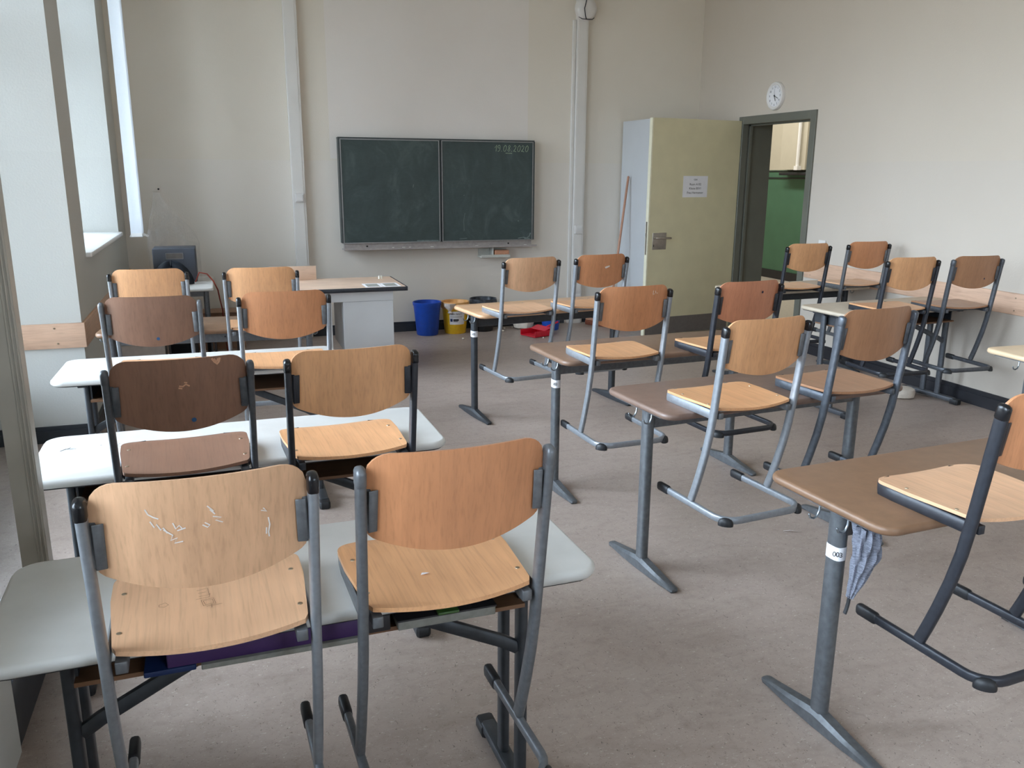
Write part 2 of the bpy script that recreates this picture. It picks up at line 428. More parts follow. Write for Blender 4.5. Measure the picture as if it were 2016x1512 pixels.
# ------------------------------------------------------------------ room shell
XR = 5.05; YF = 8.5; CEIL = 4.0; XO = -1.62; YB = -3.2; XL = -.82; XP = -.64
struct('floor', B(M['floor']).box(XO, XR+.36, YB-.2, YF+.2, -.12, 0))
struct('ceiling', B(M['ceiling']).box(XO-.2, XR+.36, YB-.2, YF+.2, CEIL, CEIL+.15))
struct('wall_front', B(M['wall_front']).box(XO, XR+.36, YF, YF+.25, 0, CEIL))
struct('wall_back', B(M['wall']).box(XO, XR+.36, YB-.2, YB, 0, .9).box(XO, XR+.36, YB-.2, YB, 3.3, CEIL).box(XO, 1.2, YB-.2, YB, .9, 3.3).box(2.6, XR+.36, YB-.2, YB, .9, 3.3))
DY0, DY1, DZ = 6.54, 7.64, 2.11
struct('wall_right', B(M['wall']).box(XR, XR+.34, YB, DY0, 0, CEIL).box(XR, XR+.34, DY1, YF, 0, CEIL).box(XR, XR+.34, DY0, DY1, DZ, CEIL))
LT = 3.45
wl = B(M['wall_left'])
def niche_wall(y0, y1, sill, x):
    wl.box(XO, x, y0, y1, LT, CEIL)
    if sill > 0: wl.box(XO, x, y0, y1, 0, sill)
wl.box(XO, XL, 7.95, YF, 0, CEIL)                       # pier in the corner
niche_wall(5.98, 7.95, 1.06, XL)
wl.box(XO, XL, 5.50, 5.98, 0, CEIL)                     # pier between the two windows
wl.box(XO, XL, 2.40, 5.50, LT, CEIL); wl.box(XO, -1.36, 2.40, 5.50, 0, .30)
wl.box(XO, XP, 1.75, 2.40, 0, CEIL)                     # near pier
wl.box(XO, -.67, 2.40, 2.95, 0, .12)
niche_wall(-2.3, 1.75, .95, XP)
wl.box(XO, XP, YB, -2.3, 0, CEIL)
struct('wall_left', wl)
def sash(mb, x, y0, y1, z0, z1, w=.06, t=.05):
    mb.box(x-t/2, x+t/2, y0, y0+w, z0, z1).box(x-t/2, x+t/2, y1-w, y1, z0, z1).box(x-t/2, x+t/2, y0+w, y1-w, z0, z0+w).box(x-t/2, x+t/2, y0+w, y1-w, z1-w, z1)
def window(n, y0, y1, z0, z1, panels):
    mb = B(M['post']); sash(mb, -1.45, y0, y1, z0, z1, .07, .08)
    zt = z0+(z1-z0)*.68; mb.box(-1.49, -1.41, y0+.07, y1-.07, zt-.04, zt+.04)
    for i in range(1, panels):
        y = y0+(y1-y0)*i/panels; mb.box(-1.485, -1.415, y-.035, y+.035, z0+.07, z1-.07)
    o = struct('window_%d' % n, mb)
    w = (y1-y0)/panels
    for i in range(panels):
        for a, b in ((z0+.07, zt-.04), (zt+.04, z1-.07)):
            part('pane', B(M['glass']).box(-1.452, -1.448, y0+w*i+(.07 if i == 0 else .035), y0+w*(i+1)-(.07 if i == panels-1 else .035), a, b), o, 0)
    return o
w1 = window(1, 2.40, 5.50, .30, LT, 4)
w2 = window(2, 5.98, 7.95, 1.06, LT, 3)
w3 = window(3, -2.3, 1.75, .95, LT, 4)  # unseen window added behind the camera to supply daylight
for n, x0, x1 in ((4, 1.2, 2.6),):  # back-wall window out of view, added as fill daylight from behind
    mb = B(M['post']); y = YB-.12
    mb.box(x0, x0+.07, y-.04, y+.04, .9, 3.3).box(x1-.07, x1, y-.04, y+.04, .9, 3.3).box(x0+.07, x1-.07, y-.04, y+.04, .9, .97).box(x0+.07, x1-.07, y-.04, y+.04, 3.23, 3.3).box((x0+x1)/2-.04, (x0+x1)/2+.04, y-.035, y+.035, .97, 3.23)
    wb_ = struct('window_%d' % n, mb)
    for a, b in ((x0+.07, (x0+x1)/2-.04), ((x0+x1)/2+.04, x1-.07)): part('pane', B(M['glass']).box(a, b, y-.002, y+.002, .97, 3.23), wb_, 0)
# white sill of the far window
o = part('window_sill', B(M['sill']).box(-1.41, -.785, 5.985, 7.945, 1.06, 1.092, .008), w2)
# the near window's casement stands open into the room, seen on its edge
cs = B(M['post']); yS = 2.425; xs1 = -.512; xs0 = -1.36; z0, z1 = .35, 3.1
cs.box(xs1-.066, xs1, yS, yS+.05, z0, z1).box(xs0, xs0+.07, yS, yS+.05, z0, z1).box(xs0+.07, xs1-.066, yS, yS+.05, z0, z0+.09).box(xs0+.07, xs1-.066, yS, yS+.05, z1-.07, z1)
for i, (a, b, d) in enumerate(((.002, .007, .003), (.011, .016, .005), (.020, .026, .003))):
    cs.box(xs1-b, xs1-a, yS-d, yS, z0, z1, .002)
csh = part('casement', cs, w1)
part('pane', B(M['glass']).box(xs0+.07, xs1-.066, yS+.022, yS+.026, z0+.09, z1-.07), w1, 0)
# baseboards
bl = B(M['base'])
def bb_x(y, x0, x1, h=.10, t=.018): bl.box(x0, x1, y-t, y, 0, h*.72).box(x0, x1, y-t*.6, y, h*.72, h)
bb_x(5.50, -1.36, XL+.018); bl.box(XL, XL+.018, 5.482, YF-.02, 0, .10)
bl.box(-.70, -.645, 2.405, 2.95, 0, .20, .004); bl.box(XP, XP+.012, -2.9, 1.5, 0, .10)
struct('baseboard_left', bl)
struct('baseboard_front', B(M['base']).box(XL+.02, 3.5, YF-.02, YF, 0, .072).box(XL+.02, 3.5, YF-.012, YF, .072, .10).box(3.72, 4.1, YF-.02, YF, 0, .10))
br = B(M['base_r']).box(XR-.02, XR, YB, DY0-.06, 0, .082).box(XR-.012, XR, YB, DY0-.06, .082, .112)
struct('baseboard_right', br)
# wooden bump rails
struct('trim_1', B(M['rail']).box(XR-.018, XR, -2.8, DY0-.07, .687, .832, .003))
rl = B(M['railx']).box(-1.30, XL+.018, 5.482, 5.50, .575, .722, .002).mat(M['rail']).box(XL, XL+.018, 5.50, YF-.01, .575, .722, .002)
struct('trim_2', rl)
for nm, pts in (('trim_1', [(XR-.018, y, z) for y in (6.38, 5.45, 4.25, 4.02) for z in (.715, .80)]),):
    par = bpy.data.objects[nm]
    for p in pts:
        s = B(M['screw']).tube([(p[0]+.002, p[1], p[2]), (p[0]-.0015, p[1], p[2])], .005, n=8, up=(0, 0, 1)); part('screw', s, par)
for x, z in ((-.965, .695), (-.955, .605)):
    part('screw', B(M['screw']).tube([(x, 5.484, z), (x, 5.4805, z)], .006, n=8), bpy.data.objects['trim_2'])
# door frame, deep jamb lining
jf = B(M['frame'])
cw = .045
jf.box(XR-.018, XR+.05, DY0-cw, DY0+.03, 0, DZ+cw, .003).box(XR-.018, XR+.05, DY1-.03, DY1+cw, 0, DZ+cw, .003).box(XR-.018, XR+.05, DY0+.03, DY1-.03, DZ-.03, DZ+cw, .003)
jf.box(XR+.05, XR+.34, DY0, DY0+.02, 0, DZ).box(XR+.05, XR+.34, DY1-.02, DY1, 0, DZ).box(XR+.05, XR+.34, DY0+.02, DY1-.02, DZ-.02, DZ)
jf.box(XR+.065, XR+.09, DY1-.045, DY1-.02, 0, DZ).box(XR+.065, XR+.09, DY0+.02, DY0+.04, 0, DZ).box(XR+.065, XR+.09, DY0+.02, DY1-.02, DZ-.045, DZ-.02)
struct('trim_3', jf)
# door leaf, swung open into the room
dw, dt = 1.075, .042; hx, hy = XR-.022, 7.648; ang = math.atan2(7.52-7.648, -1.075)
door = part('door_1', B(M['doorleaf']).box(0, dw, -dt/2, dt/2, .008, 2.115, .002)); door['kind'] = 'structure'
door.location = (hx, hy, 0); door.rotation_euler = (0, 0, ang)
# local +y of the leaf now looks towards the camera
part('kick_plate', B(M['kick']).box(.03, dw-.012, dt/2, dt/2+.002, .012, .185), door)
part('edge_strip', B(M['dooredge']).box(dw-.012, dw+.003, dt/2-.001, dt/2+.003, .008, 2.115).box(dw, dw+.003, -dt/2, dt/2, .008, 2.115), door)
part('lock_strip', B(M['steel']).box(dw+.003, dw+.0045, -.011, .011, .82, 1.14).box(dw+.003, dw+.012, -.006, .006, 1.0, 1.03), door)
pl = part('handle_plate', B(M['steel']).box(.855, 1.018, dt/2, dt/2+.004, .868, 1.032, .0015), door)
hd = B(M['steel']).tube([(1.0, dt/2+.004, .985), (1.0, dt/2+.05, .985), (.99, dt/2+.058, .985), (.84, dt/2+.058, .982)], .0095, n=12, round_end=True).lathe([(.02, 0), (.02, .008), (.0, .009)], 16, (0, 0, 0))
me = hd.mesh('door_handle'); o = link('door_handle', me, door)
part('keyhole', B(M['black']).box(1.0, 1.006, dt/2+.004, dt/2+.0046, .895, .918), pl)
# notice taped to the door
sg = part('paper_notice', B(M['paper']).box(.385, .685, dt/2+.0005, dt/2+.0015, 1.372, 1.578))
tag(sg, 'white paper notice with four lines of print taped on the beige door', 'notice'); sg.matrix_world = door.matrix_world
sg.location = (hx, hy, 0); sg.rotation_euler = (0, 0, ang)
for body, z, sz in (('GSA', 1.542, .024), ('Raum A102', 1.497, .030), ('Klasse BSV1', 1.457, .030), ('Frau Hermanser', 1.416, .030)):
    text_mesh('printed_line', body, sz, M['ink'], sg, (.535, dt/2+.0018, z), (PI/2, 0, PI), thick=.0002)

# hallway beyond the door
HX = 8.25
struct('wall_hall', B(M['hallup']).box(HX, HX+.2, 5.2, 14.2, 1.66, 3.4).mat(M['hallgreen']).box(HX, HX+.2, 5.2, 14.2, 0, 1.66).mat(M['hallup']).box(XR+.34, HX, 14.0, 14.2, 0, 3.4).box(XR+.34, HX, 5.0, 5.2, 0, 3.4).box(XR+.34, XR+.36, YF+.2, 14.0, 0, 3.4).box(XR+.34, XR+.36, YF, YF+.2, 0, 3.4))
struct('floor_hall', B(M['hallfloor']).box(XR+.34, HX+.2, 5.0, 14.2, -.12, -.002))
struct('ceiling_hall', B(M['ceiling']).box(XR+.34, HX+.2, 5.0, 14.2, 3.4, 3.5))
struct('baseboard_hall', B(M['base_r']).box(HX-.02, HX, 5.2, 14.0, 0, .13))
struct('trim_4', B(M['base_r']).box(HX-.012, HX, 5.2, 14.0, 1.638, 1.652).box(HX-.012, HX, 5.2, 14.0, 1.532, 1.552))
struct('trim_5', B(M['hallup']).box(HX-.14, HX, 10.62, 11.21, 1.665, 3.4))
hp = part('hall_pipe', B(M['sill']).tube([(HX-.18, 10.74, 1.70), (HX-.18, 10.74, 3.39)], .025, n=12).box(HX-.21, HX-.14, 10.70, 10.78, 1.66, 1.72)); tag(hp, 'white vertical pipe seen through the doorway above the green hall wall', 'pipe')
hs = part('hall_ledge', B(M['base_r']).box(HX-.16, HX-.012, 10.45, 11.2, 1.585, 1.628, .01)); tag(hs, 'dark ledge on the green hall wall seen through the doorway', 'ledge')

# ------------------------------------------------------------------ front wall fittings
bd = thing('blackboard', 'wide dark green two-panel blackboard with aluminium chalk tray on the front wall', 'blackboard', (2.11, YF, 0))
def bx(mb, x0, x1, y0, y1, z0, z1, bev=0): return mb.box(x0-2.11, x1-2.11, y0-YF, y1-YF, z0, z1, bev)
part('back_panel', bx(B(M['boardframe']), 1.13, 3.09, 8.43, 8.5, .92, 1.90), bd)
for i, (a, b) in enumerate(((1.125, 2.106), (2.116, 3.095))):
    p = part('writing_panel', bx(B(M['board']), a+.014, b-.014, 8.405, 8.43, .924, 1.896), bd)
    fm = B(M['alu']); 
    bx(fm, a+.006, a+.014, 8.400, 8.43, .915, 1.904); bx(fm, b-.014, b-.006, 8.400, 8.43, .915, 1.904); bx(fm, a+.014, b-.014, 8.400, 8.43, .915, .924); bx(fm, a+.014, b-.014, 8.400, 8.43, 1.896, 1.904)
    part('panel_frame', fm, p)
part('top_strip', bx(B(M['boardframe']), 1.112, 3.10, 8.395, 8.5, 1.905, 1.918, .002), bd)
part('side_strip', bx(B(M['boardframe']), 1.115, 1.130, 8.398, 8.5, .92, 1.906), bd)
part('side_strip', bx(B(M['boardframe']), 3.090, 3.105, 8.398, 8.5, .92, 1.906), bd)
tr = B(M['tray']); bx(tr, 1.14, 3.085, 8.425, 8.5, .862, .915); bx(tr, 1.125, 3.12, 8.35, 8.5, .852, .862, .002); bx(tr, 1.125, 3.12, 8.35, 8.355, .862, .872)
trp = part('chalk_tray', tr, bd)
for x in (1.36, 2.83): part('bolt', B(M['black']).tube([(x-2.11, 8.426-YF, .885), (x-2.11, 8.42-YF, .885)], .008, n=8), trp)
# handwritten date and chalk smears (drawn on the right panel)
def stroke_date():
    S = {'1': [[(0, .55), (.45, 1), (.45, 0)]],
         '9': [[(.78, .74), (.62, .96), (.34, .97), (.14, .76), (.3, .52), (.58, .52), (.78, .74), (.8, .4), (.62, .06), (.22, .04)]],
         '.': [[(.1, .02), (.22, .1)]],
         '0': [[(.5, 1), (.15, .75), (.08, .35), (.3, .03), (.65, .05), (.85, .4), (.8, .8), (.5, 1)]],
         '8': [[(.75, .85), (.5, 1), (.25, .8), (.5, .55), (.8, .25), (.5, 0), (.18, .2), (.5, .52), (.72, .72), (.75, .85)]],
         '2': [[(.1, .75), (.35, 1), (.7, .85), (.6, .5), (.1, .05), (.3, .12), (.9, 0)]]}
    mb = B(M['chalkline']); x = 2.672; h = .062; W_ = {'.': .022, '1': .026}
    for ch in '19.08.2020':
        w = .040
        for pl_ in S[ch]:
            bxs = [(x+px*w*.95+pz*.008, 8.4035, 1.806+pz*h+(x-2.67)*-.004) for px, pz in pl_]
            mb.ribbon([(p[0]-2.11, p[1]-YF, p[2]) for p in bxs], .0036, (0, -1, 0))
        x += W_.get(ch, .0425)
    mb.ribbon([(2.79-2.11, 8.4035-YF, 1.790), (2.86-2.11, 8.4035-YF, 1.789)], .004, (0, -1, 0))
    return mb
part('chalk_date', stroke_date(), bd, 0)
sm = B(M['smudge'])
for pts, w in (([(2.93, .937), (2.99, .945), (3.04, .934)], .008), ([(3.03, .94), (3.055, .955), (3.068, .99)], .012), ([(3.0, .933), (3.06, .931)], .010), ([(2.30, .94), (2.38, .947)], .004), ([(1.86, .932), (2.08, .93)], .008), ([(1.83, 1.45), (1.835, 1.48)], .004), ([(2.93, 1.11), (2.935, 1.118)], .012), ([(2.35, 1.37), (2.352, 1.376)], .007), ([(2.64, 1.49), (2.643, 1.493)], .006), ([(2.35, 1.02), (2.345, 1.12), (2.36, 1.2)], .003)):
    sm.ribbon([(x-2.11, 8.4030-YF, z) for x, z in pts], w, (0, -1, 0))
part('chalk_smear', sm, bd, 0)
for i, (x, l) in enumerate(((1.60, .02), (1.70, .03), (1.77, .02), (1.99, .03), (2.46, .028), (2.985, .03))):
    c = part('chalk_piece', B(M['chalk']).tube([(x, 8.375, .8685), (x+l, 8.372, .8685)], .006, n=8))
    tag(c, ['tiny white chalk stub, leftmost in the blackboard tray', 'white chalk stub second from left in the blackboard tray', 'white chalk stub third from left in the blackboard tray', 'white chalk stub lying left of the seam between the board panels', 'white chalk stub above the small sponge shelf', 'white chalk stub at the right end of the blackboard tray'][i], 'chalk', 'chalk stubs in the blackboard tray')
ss = thing('sponge_shelf', 'small off-white plastic shelf under the right end of the blackboard', 'shelf', (2.68, YF, .745))
part('shelf_base', B(M['shelfplastic']).box(-.16, .155, -.13, 0, 0, .016, .003).box(-.16, .155, -.13, -.122, .016, .03), ss)
part('divider', B(M['shelfplastic']).box(-.035, -.02, -.115, 0, .016, .10, .003), ss)
part('back_plate', B(M['shelfplastic']).box(-.155, .15, -.012, 0, .016, .085), ss)
sp = part('sponge', B(M['sponge']).box(2.672, 2.83, 8.385, 8.47, .7622, .818, .006)); tag(sp, 'orange-brown board sponge on the small shelf below the blackboard', 'sponge')
# cable ducts
def duct(name, x0, x1, label, extra=None):
    t = thing(name, label, 'cable duct', ((x0+x1)/2, YF, 0)); c = (x0+x1)/2
    part('duct_body', B(M['duct']).box(x0-c, x1-c, -.062, 0, .0, CEIL, .004), t)
    part('duct_lid', B(M['duct']).box(x0-c+.012, x1-c-.022, -.066, -.062, .0, 2.12).box(x0-c+.012, x1-c-.022, -.066, -.062, 2.124, CEIL), t)
    return t
d1 = duct('cable_duct', .675, .797, 'white vertical cable duct on the front wall left of the blackboard')
s1 = part('switch_plate', B(M['socket']).box(-.042, .042, -.082, -.066, 1.312, 1.396, .004).box(-.032, .032, -.088, -.082, 1.322, 1.386, .003), d1)
d2 = duct('cable_duct', 3.565, 3.685, 'white vertical cable duct on the front wall right of the blackboard')
part('side_pipe', B(M['duct']).box(-.095, -.062, -.035, 0, .0, 3.1, .004), d2)
for z, h in ((1.012, .088), (.62, .16), (.50, .075), (.385, .12), (.30, .05)):
    part('socket_plate', B(M['socket']).box(-.045, .045, -.082, -.066, z-h/2, z+h/2, .004).box(-.032, .032, -.086, -.082, z-h*.34, z+h*.34, .003), d2)
lp = thing('wall_loudspeaker', 'round white wall loudspeaker with a looped dark cable above the right duct', 'loudspeaker', (3.64, YF, 3.20))
def dome(mb, r, d, y0, n=28):
    pr = [(r, 0), (r, d*.3), (r*.93, d*.62), (r*.75, d*.85), (r*.4, d), (.002, d*1.02)]
    k = len(mb.v); mb.lathe(pr, n)
    for i in range(k, len(mb.v)):
        x, y, z = mb.v[i]; mb.v[i] = (x, y0-z, y)
    return mb
part('housing', dome(B(M['socket']), .115, .07, -.067), lp)
part('cable', B(M['dark']).tube([(.02, -.10, .30), (-.01, -.155, .14), (-.03, -.158, .05), (-.045, -.155, -.01), (-.03, -.145, -.075), (-.01, -.125, -.105)], .005, n=8).tube([(-.01, -.125, -.105), (.06, -.11, -.10), (.09, -.09, -.08)], .004, n=6).tube([(-.01, -.125, -.105), (-.05, -.11, -.10), (-.08, -.09, -.08)], .004, n=6).tube([(.045, -.12, .2), (.07, -.12, .11), (.08, -.10, .09)], .005, n=6), lp)
# nail on wall
nl = part('wall_hook', B(M['black']).tube([(-.505, YF, 1.435), (-.505, YF-.05, 1.435)], .008, n=8)); tag(nl, 'small dark nail in the front wall near the left corner', 'nail')
# wall clock on right wall
ck = thing('wall_clock', 'round white wall clock above the doorway', 'clock', (XR, 7.11, 2.313))
def to_wall(mb, k0):  # lathe axis z -> -x
    for i in range(k0, len(mb.v)):
        x, y, z = mb.v[i]; mb.v[i] = (-z, x, y)
    return mb
rm = B(M['socket']); rm.lathe([(.126, 0), (.128, .018), (.122, .032), (.112, .036), (.100, .031), (.096, .024), (.002, .0235)], 40); part('clock_case', to_wall(rm, 0), ck)
fc = B(M['paper']); fc.lathe([(.097, .022), (.097, .0255), (.002, .0256)], 36); fcp = part('clock_face', to_wall(fc, 0), ck)
for h in range(1, 13):
    a = h*PI/6; text_mesh('numeral', str(h), .028, M['ink'], fcp, (-.0262, -math.sin(a)*.080, math.cos(a)*.080), (PI/2, 0, -PI/2), thick=.0002)
for nm, a, l, w, m_ in (('hour_hand', 160, .050, .006, 'ink'), ('minute_hand', 114, .062, .005, 'ink'), ('second_hand', 1, .066, .0022, 'ink')):
    a = math.radians(a); d = Vector((0, -math.sin(a), math.cos(a))); x = {'hour_hand': -.0285, 'minute_hand': -.030, 'second_hand': -.0315}[nm]
    part(nm, B(M[m_]).tube([Vector((x, 0, 0))-d*(.014 if nm != 'second_hand' else .022), Vector((x, 0, 0))+d*l], w/2, .0006, n=6, up=(1, 0, 0)), ck)
part('hub', B(M['ink']).tube([(-.026, 0, 0), (-.033, 0, 0)], .006, n=10), ck)
lsw = thing('light_switch', 'white light switch on the right wall beside the doorway', 'switch', (XR, 6.27, .99))
part('plate', B(M['socket']).box(-.012, 0, -.045, .045, -.045, .045, .003), lsw); part('rocker', B(M['socket']).box(-.018, -.012, -.032, .032, -.032, .032, .002), lsw)
# cupboard in the corner behind the door
cb = thing('tall_cupboard', 'tall pale grey cupboard in the corner behind the open door', 'cupboard', (4.58, 8.14, 0))
part('body', B(M['cupboard']).box(-.45, .44, -.335, .34, .06, 2.13, .003), cb)
part('plinth', B(M['kick']).box(-.44, .43, -.315, .33, 0, .06), cb)
for s in (-1, 1):
    d = part('door', B(M['cupboard']).box(-.445 if s < 0 else .003, -.003 if s < 0 else .435, -.354, -.336, .07, 2.12, .002), cb)
    part('knob', B(M['alu']).tube([(-.04*1 if s < 0 else .04, -.354, 1.05), (-.04 if s < 0 else .04, -.372, 1.05)], .01, n=10), d)

# vertical blind, gathered at the far end of the window
vb = thing('vertical_blind', 'white vertical blind slats drawn together at the far left window', 'blind', (-.65, 7.6, 1.068))
part('head_rail', B(M['sill']).box(-.025, .025, -1.5, .35, 2.36, 2.40).box(-.20, -.02, .25, .29, 2.37, 2.39).box(-.20, -.02, -1.3, -1.26, 2.37, 2.39), vb)
for i in range(7):
    y = i*.026
    sl = part('slat', B(M['slat']).grid(lambda u, v, y=y: Vector((-.043+.086*u, y+.006*math.sin(u*PI), .0+2.355*v)), 4, 1, (0, .0008, 0)), vb)
    part('weight', B(M['sill']).box(-.041, .041, y-.001, y+.007, .004, .032), sl)
for sx in (-1, 1):
    mb = B(M['bead'])
    for k in range(6):
        pts = [(sx*.043+sx*.028*math.sin(PI*q/8)*(1.3 if sx > 0 else .3), k*.026+.026*q/8, .02-.018*math.sin(PI*q/8)+.045*(q % 2)*0) for q in range(9)]
        mb.tube(pts, .0018, n=5)
        for p in pts: mb.lathe([(.002, -.003), (.0042, 0), (.002, .003)], 6, p)
    part('bead_chain', mb, vb)

# ------------------------------------------------------------------ chairs
def back_y(x, z):    # rear face of the backrest
    return -.137*z+.0065-.034*(1-(x/.184)**2)
HW = .184
def backrest_mb(tone):
    r = .050
    def zt(x):
        d = abs(x)-(HW-r)
        return .342-(r-math.sqrt(max(0, r*r-d*d)) if d > 0 else 0)
    def zb(x):
        d = abs(x)-(HW-.02); e = (.02-math.sqrt(max(0, .0004-d*d)) if d > 0 else 0)
        return .168-.044*(1-(x/HW)**2)+e*.8
    us = [-1+2*i/28 for i in range(29)]
    def fn(u, v):
        s = -1+2*u; x = HW*math.sin(s*PI/2*.999)*.5+HW*s*.5
        a, b = zb(x), zt(x); z = a+(b-a)*v; return Vector((x, back_y(x, z)+.009, z))
    return B(W(tone, 'z')).grid(fn, 28, 8, (0, -.009, .0012))
def seat_mb(tone):
    yf = .345
    def hw(y):
        w = .176+.016*min(1, max(0, y/.2)); r = .065
        if y > yf-r: w = w-r+math.sqrt(max(0, r*r-(y-(yf-r))**2))
        if y < .015: w -= .006*(1-max(0, y)/.015)
        return w
    def fn(u, v):
        s = -1+2*u; v2 = v*.6+.4*math.sin(v*PI/2)
        y = v2*yf*.9995; x = s*hw(y); yy = y-.024*(1-s*s)*(1-v2)
        z = -.007*(1-s*s)*(1-.5*v2)-.010*max(0, (v2-.8)/.2)**2+.003
        return Vector((x, yy, z))
    return B(W(tone, 'y')).grid(fn, 20, 22, (0, 0, -.010))
UP = [(.307, -.042), (.15, -.0205), (0, 0), (-.10, .016), (-.19, .037), (-.28, .064), (-.35, .088), (-.398, .106)]
def upright_mb(m, sx):
    return B(m).tube([(sx*(.190+.003*max(0, z)/.3), y, z) for z, y in UP], .0102, .0168, 14, up=(0, 1, 0), flat=True)
ZR = -.414
def runner_mb(m):
    pts = [(.190, .31), (.190, .12), (.190, -.035)]; r = .072
    for i in range(1, 7):
        a = math.radians(15*i); pts.append((.190-r+r*math.cos(a), -.035-r*math.sin(a)))
    full = pts+[(-x, y) for x, y in reversed(pts)]
    return B(m).tube([(x, y, ZR) for x, y in full], .0098, .0138, 14, flat=True)
CACHE = {}
def cm(key, fn, smooth=50):
    if key not in CACHE: CACHE[key] = fn().mesh(key[0], smooth)
    return CACHE[key]
def surf_strokes(m, strokes, w, face='back'):
    mb = B(m)
    for pts in strokes:
        if face == 'back': mb.ribbon([(x, back_y(x, z)-.0007, z) for x, z in pts], w, (0, -1, -.1))
        else: mb.ribbon([(x, y, -.007*(1-(x/.185)**2)*(1-.5*y/.345)+.0042) for x, y in pts], w, (0, 0, 1))
    return mb
def disc(m, x, z, r): 
    mb = B(m); n = 14; mb.add([(x+r*math.cos(2*PI*i/n), back_y(x+r*math.cos(2*PI*i/n), z+r*math.sin(2*PI*i/n))-.0008, z+r*math.sin(2*PI*i/n)) for i in range(n)], [tuple(range(n))]); return mb
CH_GROUP = 'school chairs hung on the desks'
def chair(x, y, z, yaw, tone, seat_tone, fr, caps, label, marks=(), screws=False, pitch=0):
    t = thing('school_chair', label, 'chair', (x, y, z), math.radians(yaw), CH_GROUP); t.rotation_euler.x = math.radians(pitch); t.scale = (.98, .98, .98)
    fm = M[fr]
    st = link('seat', cm(('seat', seat_tone), lambda: seat_mb(seat_tone)), t)
    bk = link('backrest', cm(('backrest', tone), lambda: backrest_mb(tone)), t)
    if screws:
        for sx in (-1, 1):
            for yy in (.066, .23):
                s = link('screw', cm(('screw',), lambda: B(M['screw']).lathe([(.0055, 0), (.005, .0016), (.0015, .002)], 10)), st); s.location = (sx*.168, yy, .0015)
    for sx in (-1, 1):
        u = link('upright', cm(('upright', fr, sx), lambda: upright_mb(fm, sx)), t)
        cap_m = M['black'] if caps else fm
        link('end_cap', cm(('end_cap', cap_m.name, sx), lambda: B(cap_m).tube([(sx*.193, -.0385, .284), (sx*.193, -.042, .309)], .0112, .0178, 14, up=(0, 1, 0), flat=True, round_end=True)), u)
        bm_ = M['grey'] if fr == 'silver' else fm
        link('bracket', cm(('bracket', fr, sx), lambda: B(bm_).box(sx*.170-.0095, sx*.170+.0095, -.0392, -.0362, .180, .270, .003, (math.radians(7.8), 0, math.radians(-sx*10))).box(min(sx*.170, sx*.184), max(sx*.170, sx*.184), -.034, -.028, .185, .27)), t)
        link('seat_rail', cm(('seat_rail', fr, sx), lambda: B(fm).tube([(sx*.187, .005, -.026), (sx*.187, .26, -.026), (sx*.183, .31, -.026), (sx*.160, .335, -.024), (sx*.12, .338, -.022)], .0045, .0178, 8, flat=True)), t)
    link('cross_tube', cm(('cross_tube', fr), lambda: B(fm).box(-.182, .182, .075, .095, -.040, -.020, .002)), t)
    for sx in (-1, 1): link('rail_stub', cm(('rail_stub', fr, sx), lambda: B(bm_).box(sx*.162-.011, sx*.162+.011, -.010, .074, -.040, -.016, .002)), t)
    rn = link('runner', cm(('runner', fr), lambda: runner_mb(fm)), t)
    for sx in (-1, 1):
        link('toe_cap', cm(('toe_cap', sx), lambda: B(M['capdull']).tube([(sx*.190, .262, ZR), (sx*.190, .322, ZR)], .0122, .0182, 12, flat=True, round_end=True)), rn)
        def gl():
            mb = B(M['capdull']); mb.lathe([(.003, -.012), (.025, -.012), (.0255, -.006), (.024, .003), (.019, .011), (.010, .0155), (.003, .0165)], 18)
            a = math.radians(-45 if sx > 0 else -135)
            R = Matrix.Rotation(a, 3, 'Z')
            mb.v = [tuple(R @ Vector((p[0]*.66, p[1]*1.15, p[2]*1.1))+Vector((sx*.1745, -.0915, ZR-.006))) for p in mb.v]; return mb
        link('glide', cm(('glide', sx), gl), rn)
    for nm, mb in marks: part(nm, mb, bk if nm != 'pencil_drawing' else st, 0)
    return t
ws, ps = M['white_scratch'], M['pale_scratch']
mk_L1a = [('scratch_marks', surf_strokes(ws, [[(-.092, .292), (-.088, .282), (-.080, .276), (-.072, .272)], [(-.086, .268), (-.080, .256), (-.076, .262), (-.070, .250), (-.066, .254), (-.060, .243)], [(-.066, .250), (-.052, .238), (-.056, .228), (-.045, .232), (-.050, .222), (-.036, .224)], [(-.050, .262), (-.046, .250), (-.040, .256), (-.036, .250)], [(-.044, .246), (-.030, .250)]], .0024)), ('scratch_marks', surf_strokes(ws, [[(.008, .288), (.018, .276), (.012, .280), (.020, .270)], [(.016, .266), (.030, .262), (.020, .258), (.032, .252)], [(-.002, .252), (.006, .246), (.010, .250), (.002, .256)]], .0024)), ('scratch_marks', surf_strokes(ws, [[(.098, .262), (.108, .258), (.102, .266)], [(.110, .245), (.112, .230), (.109, .215), (.110, .205)], [(.106, .225), (.105, .212)]], .0024)),
          ('pencil_drawing', surf_strokes(M['pencil'], [[(-.028, .20), (-.006, .205), (-.004, .175), (-.024, .172)], [(-.025, .187), (-.010, .189)], [(-.030, .162), (-.004, .165), (-.002, .18)], [(-.020, .155), (.004, .158), (.008, .132), (-.016, .130), (-.020, .155)], [(-.016, .151), (.002, .153), (.004, .136), (-.012, .134), (-.016, .151)], [(-.010, .126), (.020, .128)], [(.000, .132), (.0, .118)], [(-.10, .16), (-.088, .166), (-.082, .156), (-.09, .148), (-.10, .152), (-.10, .16)]], .0011, 'seat'))]
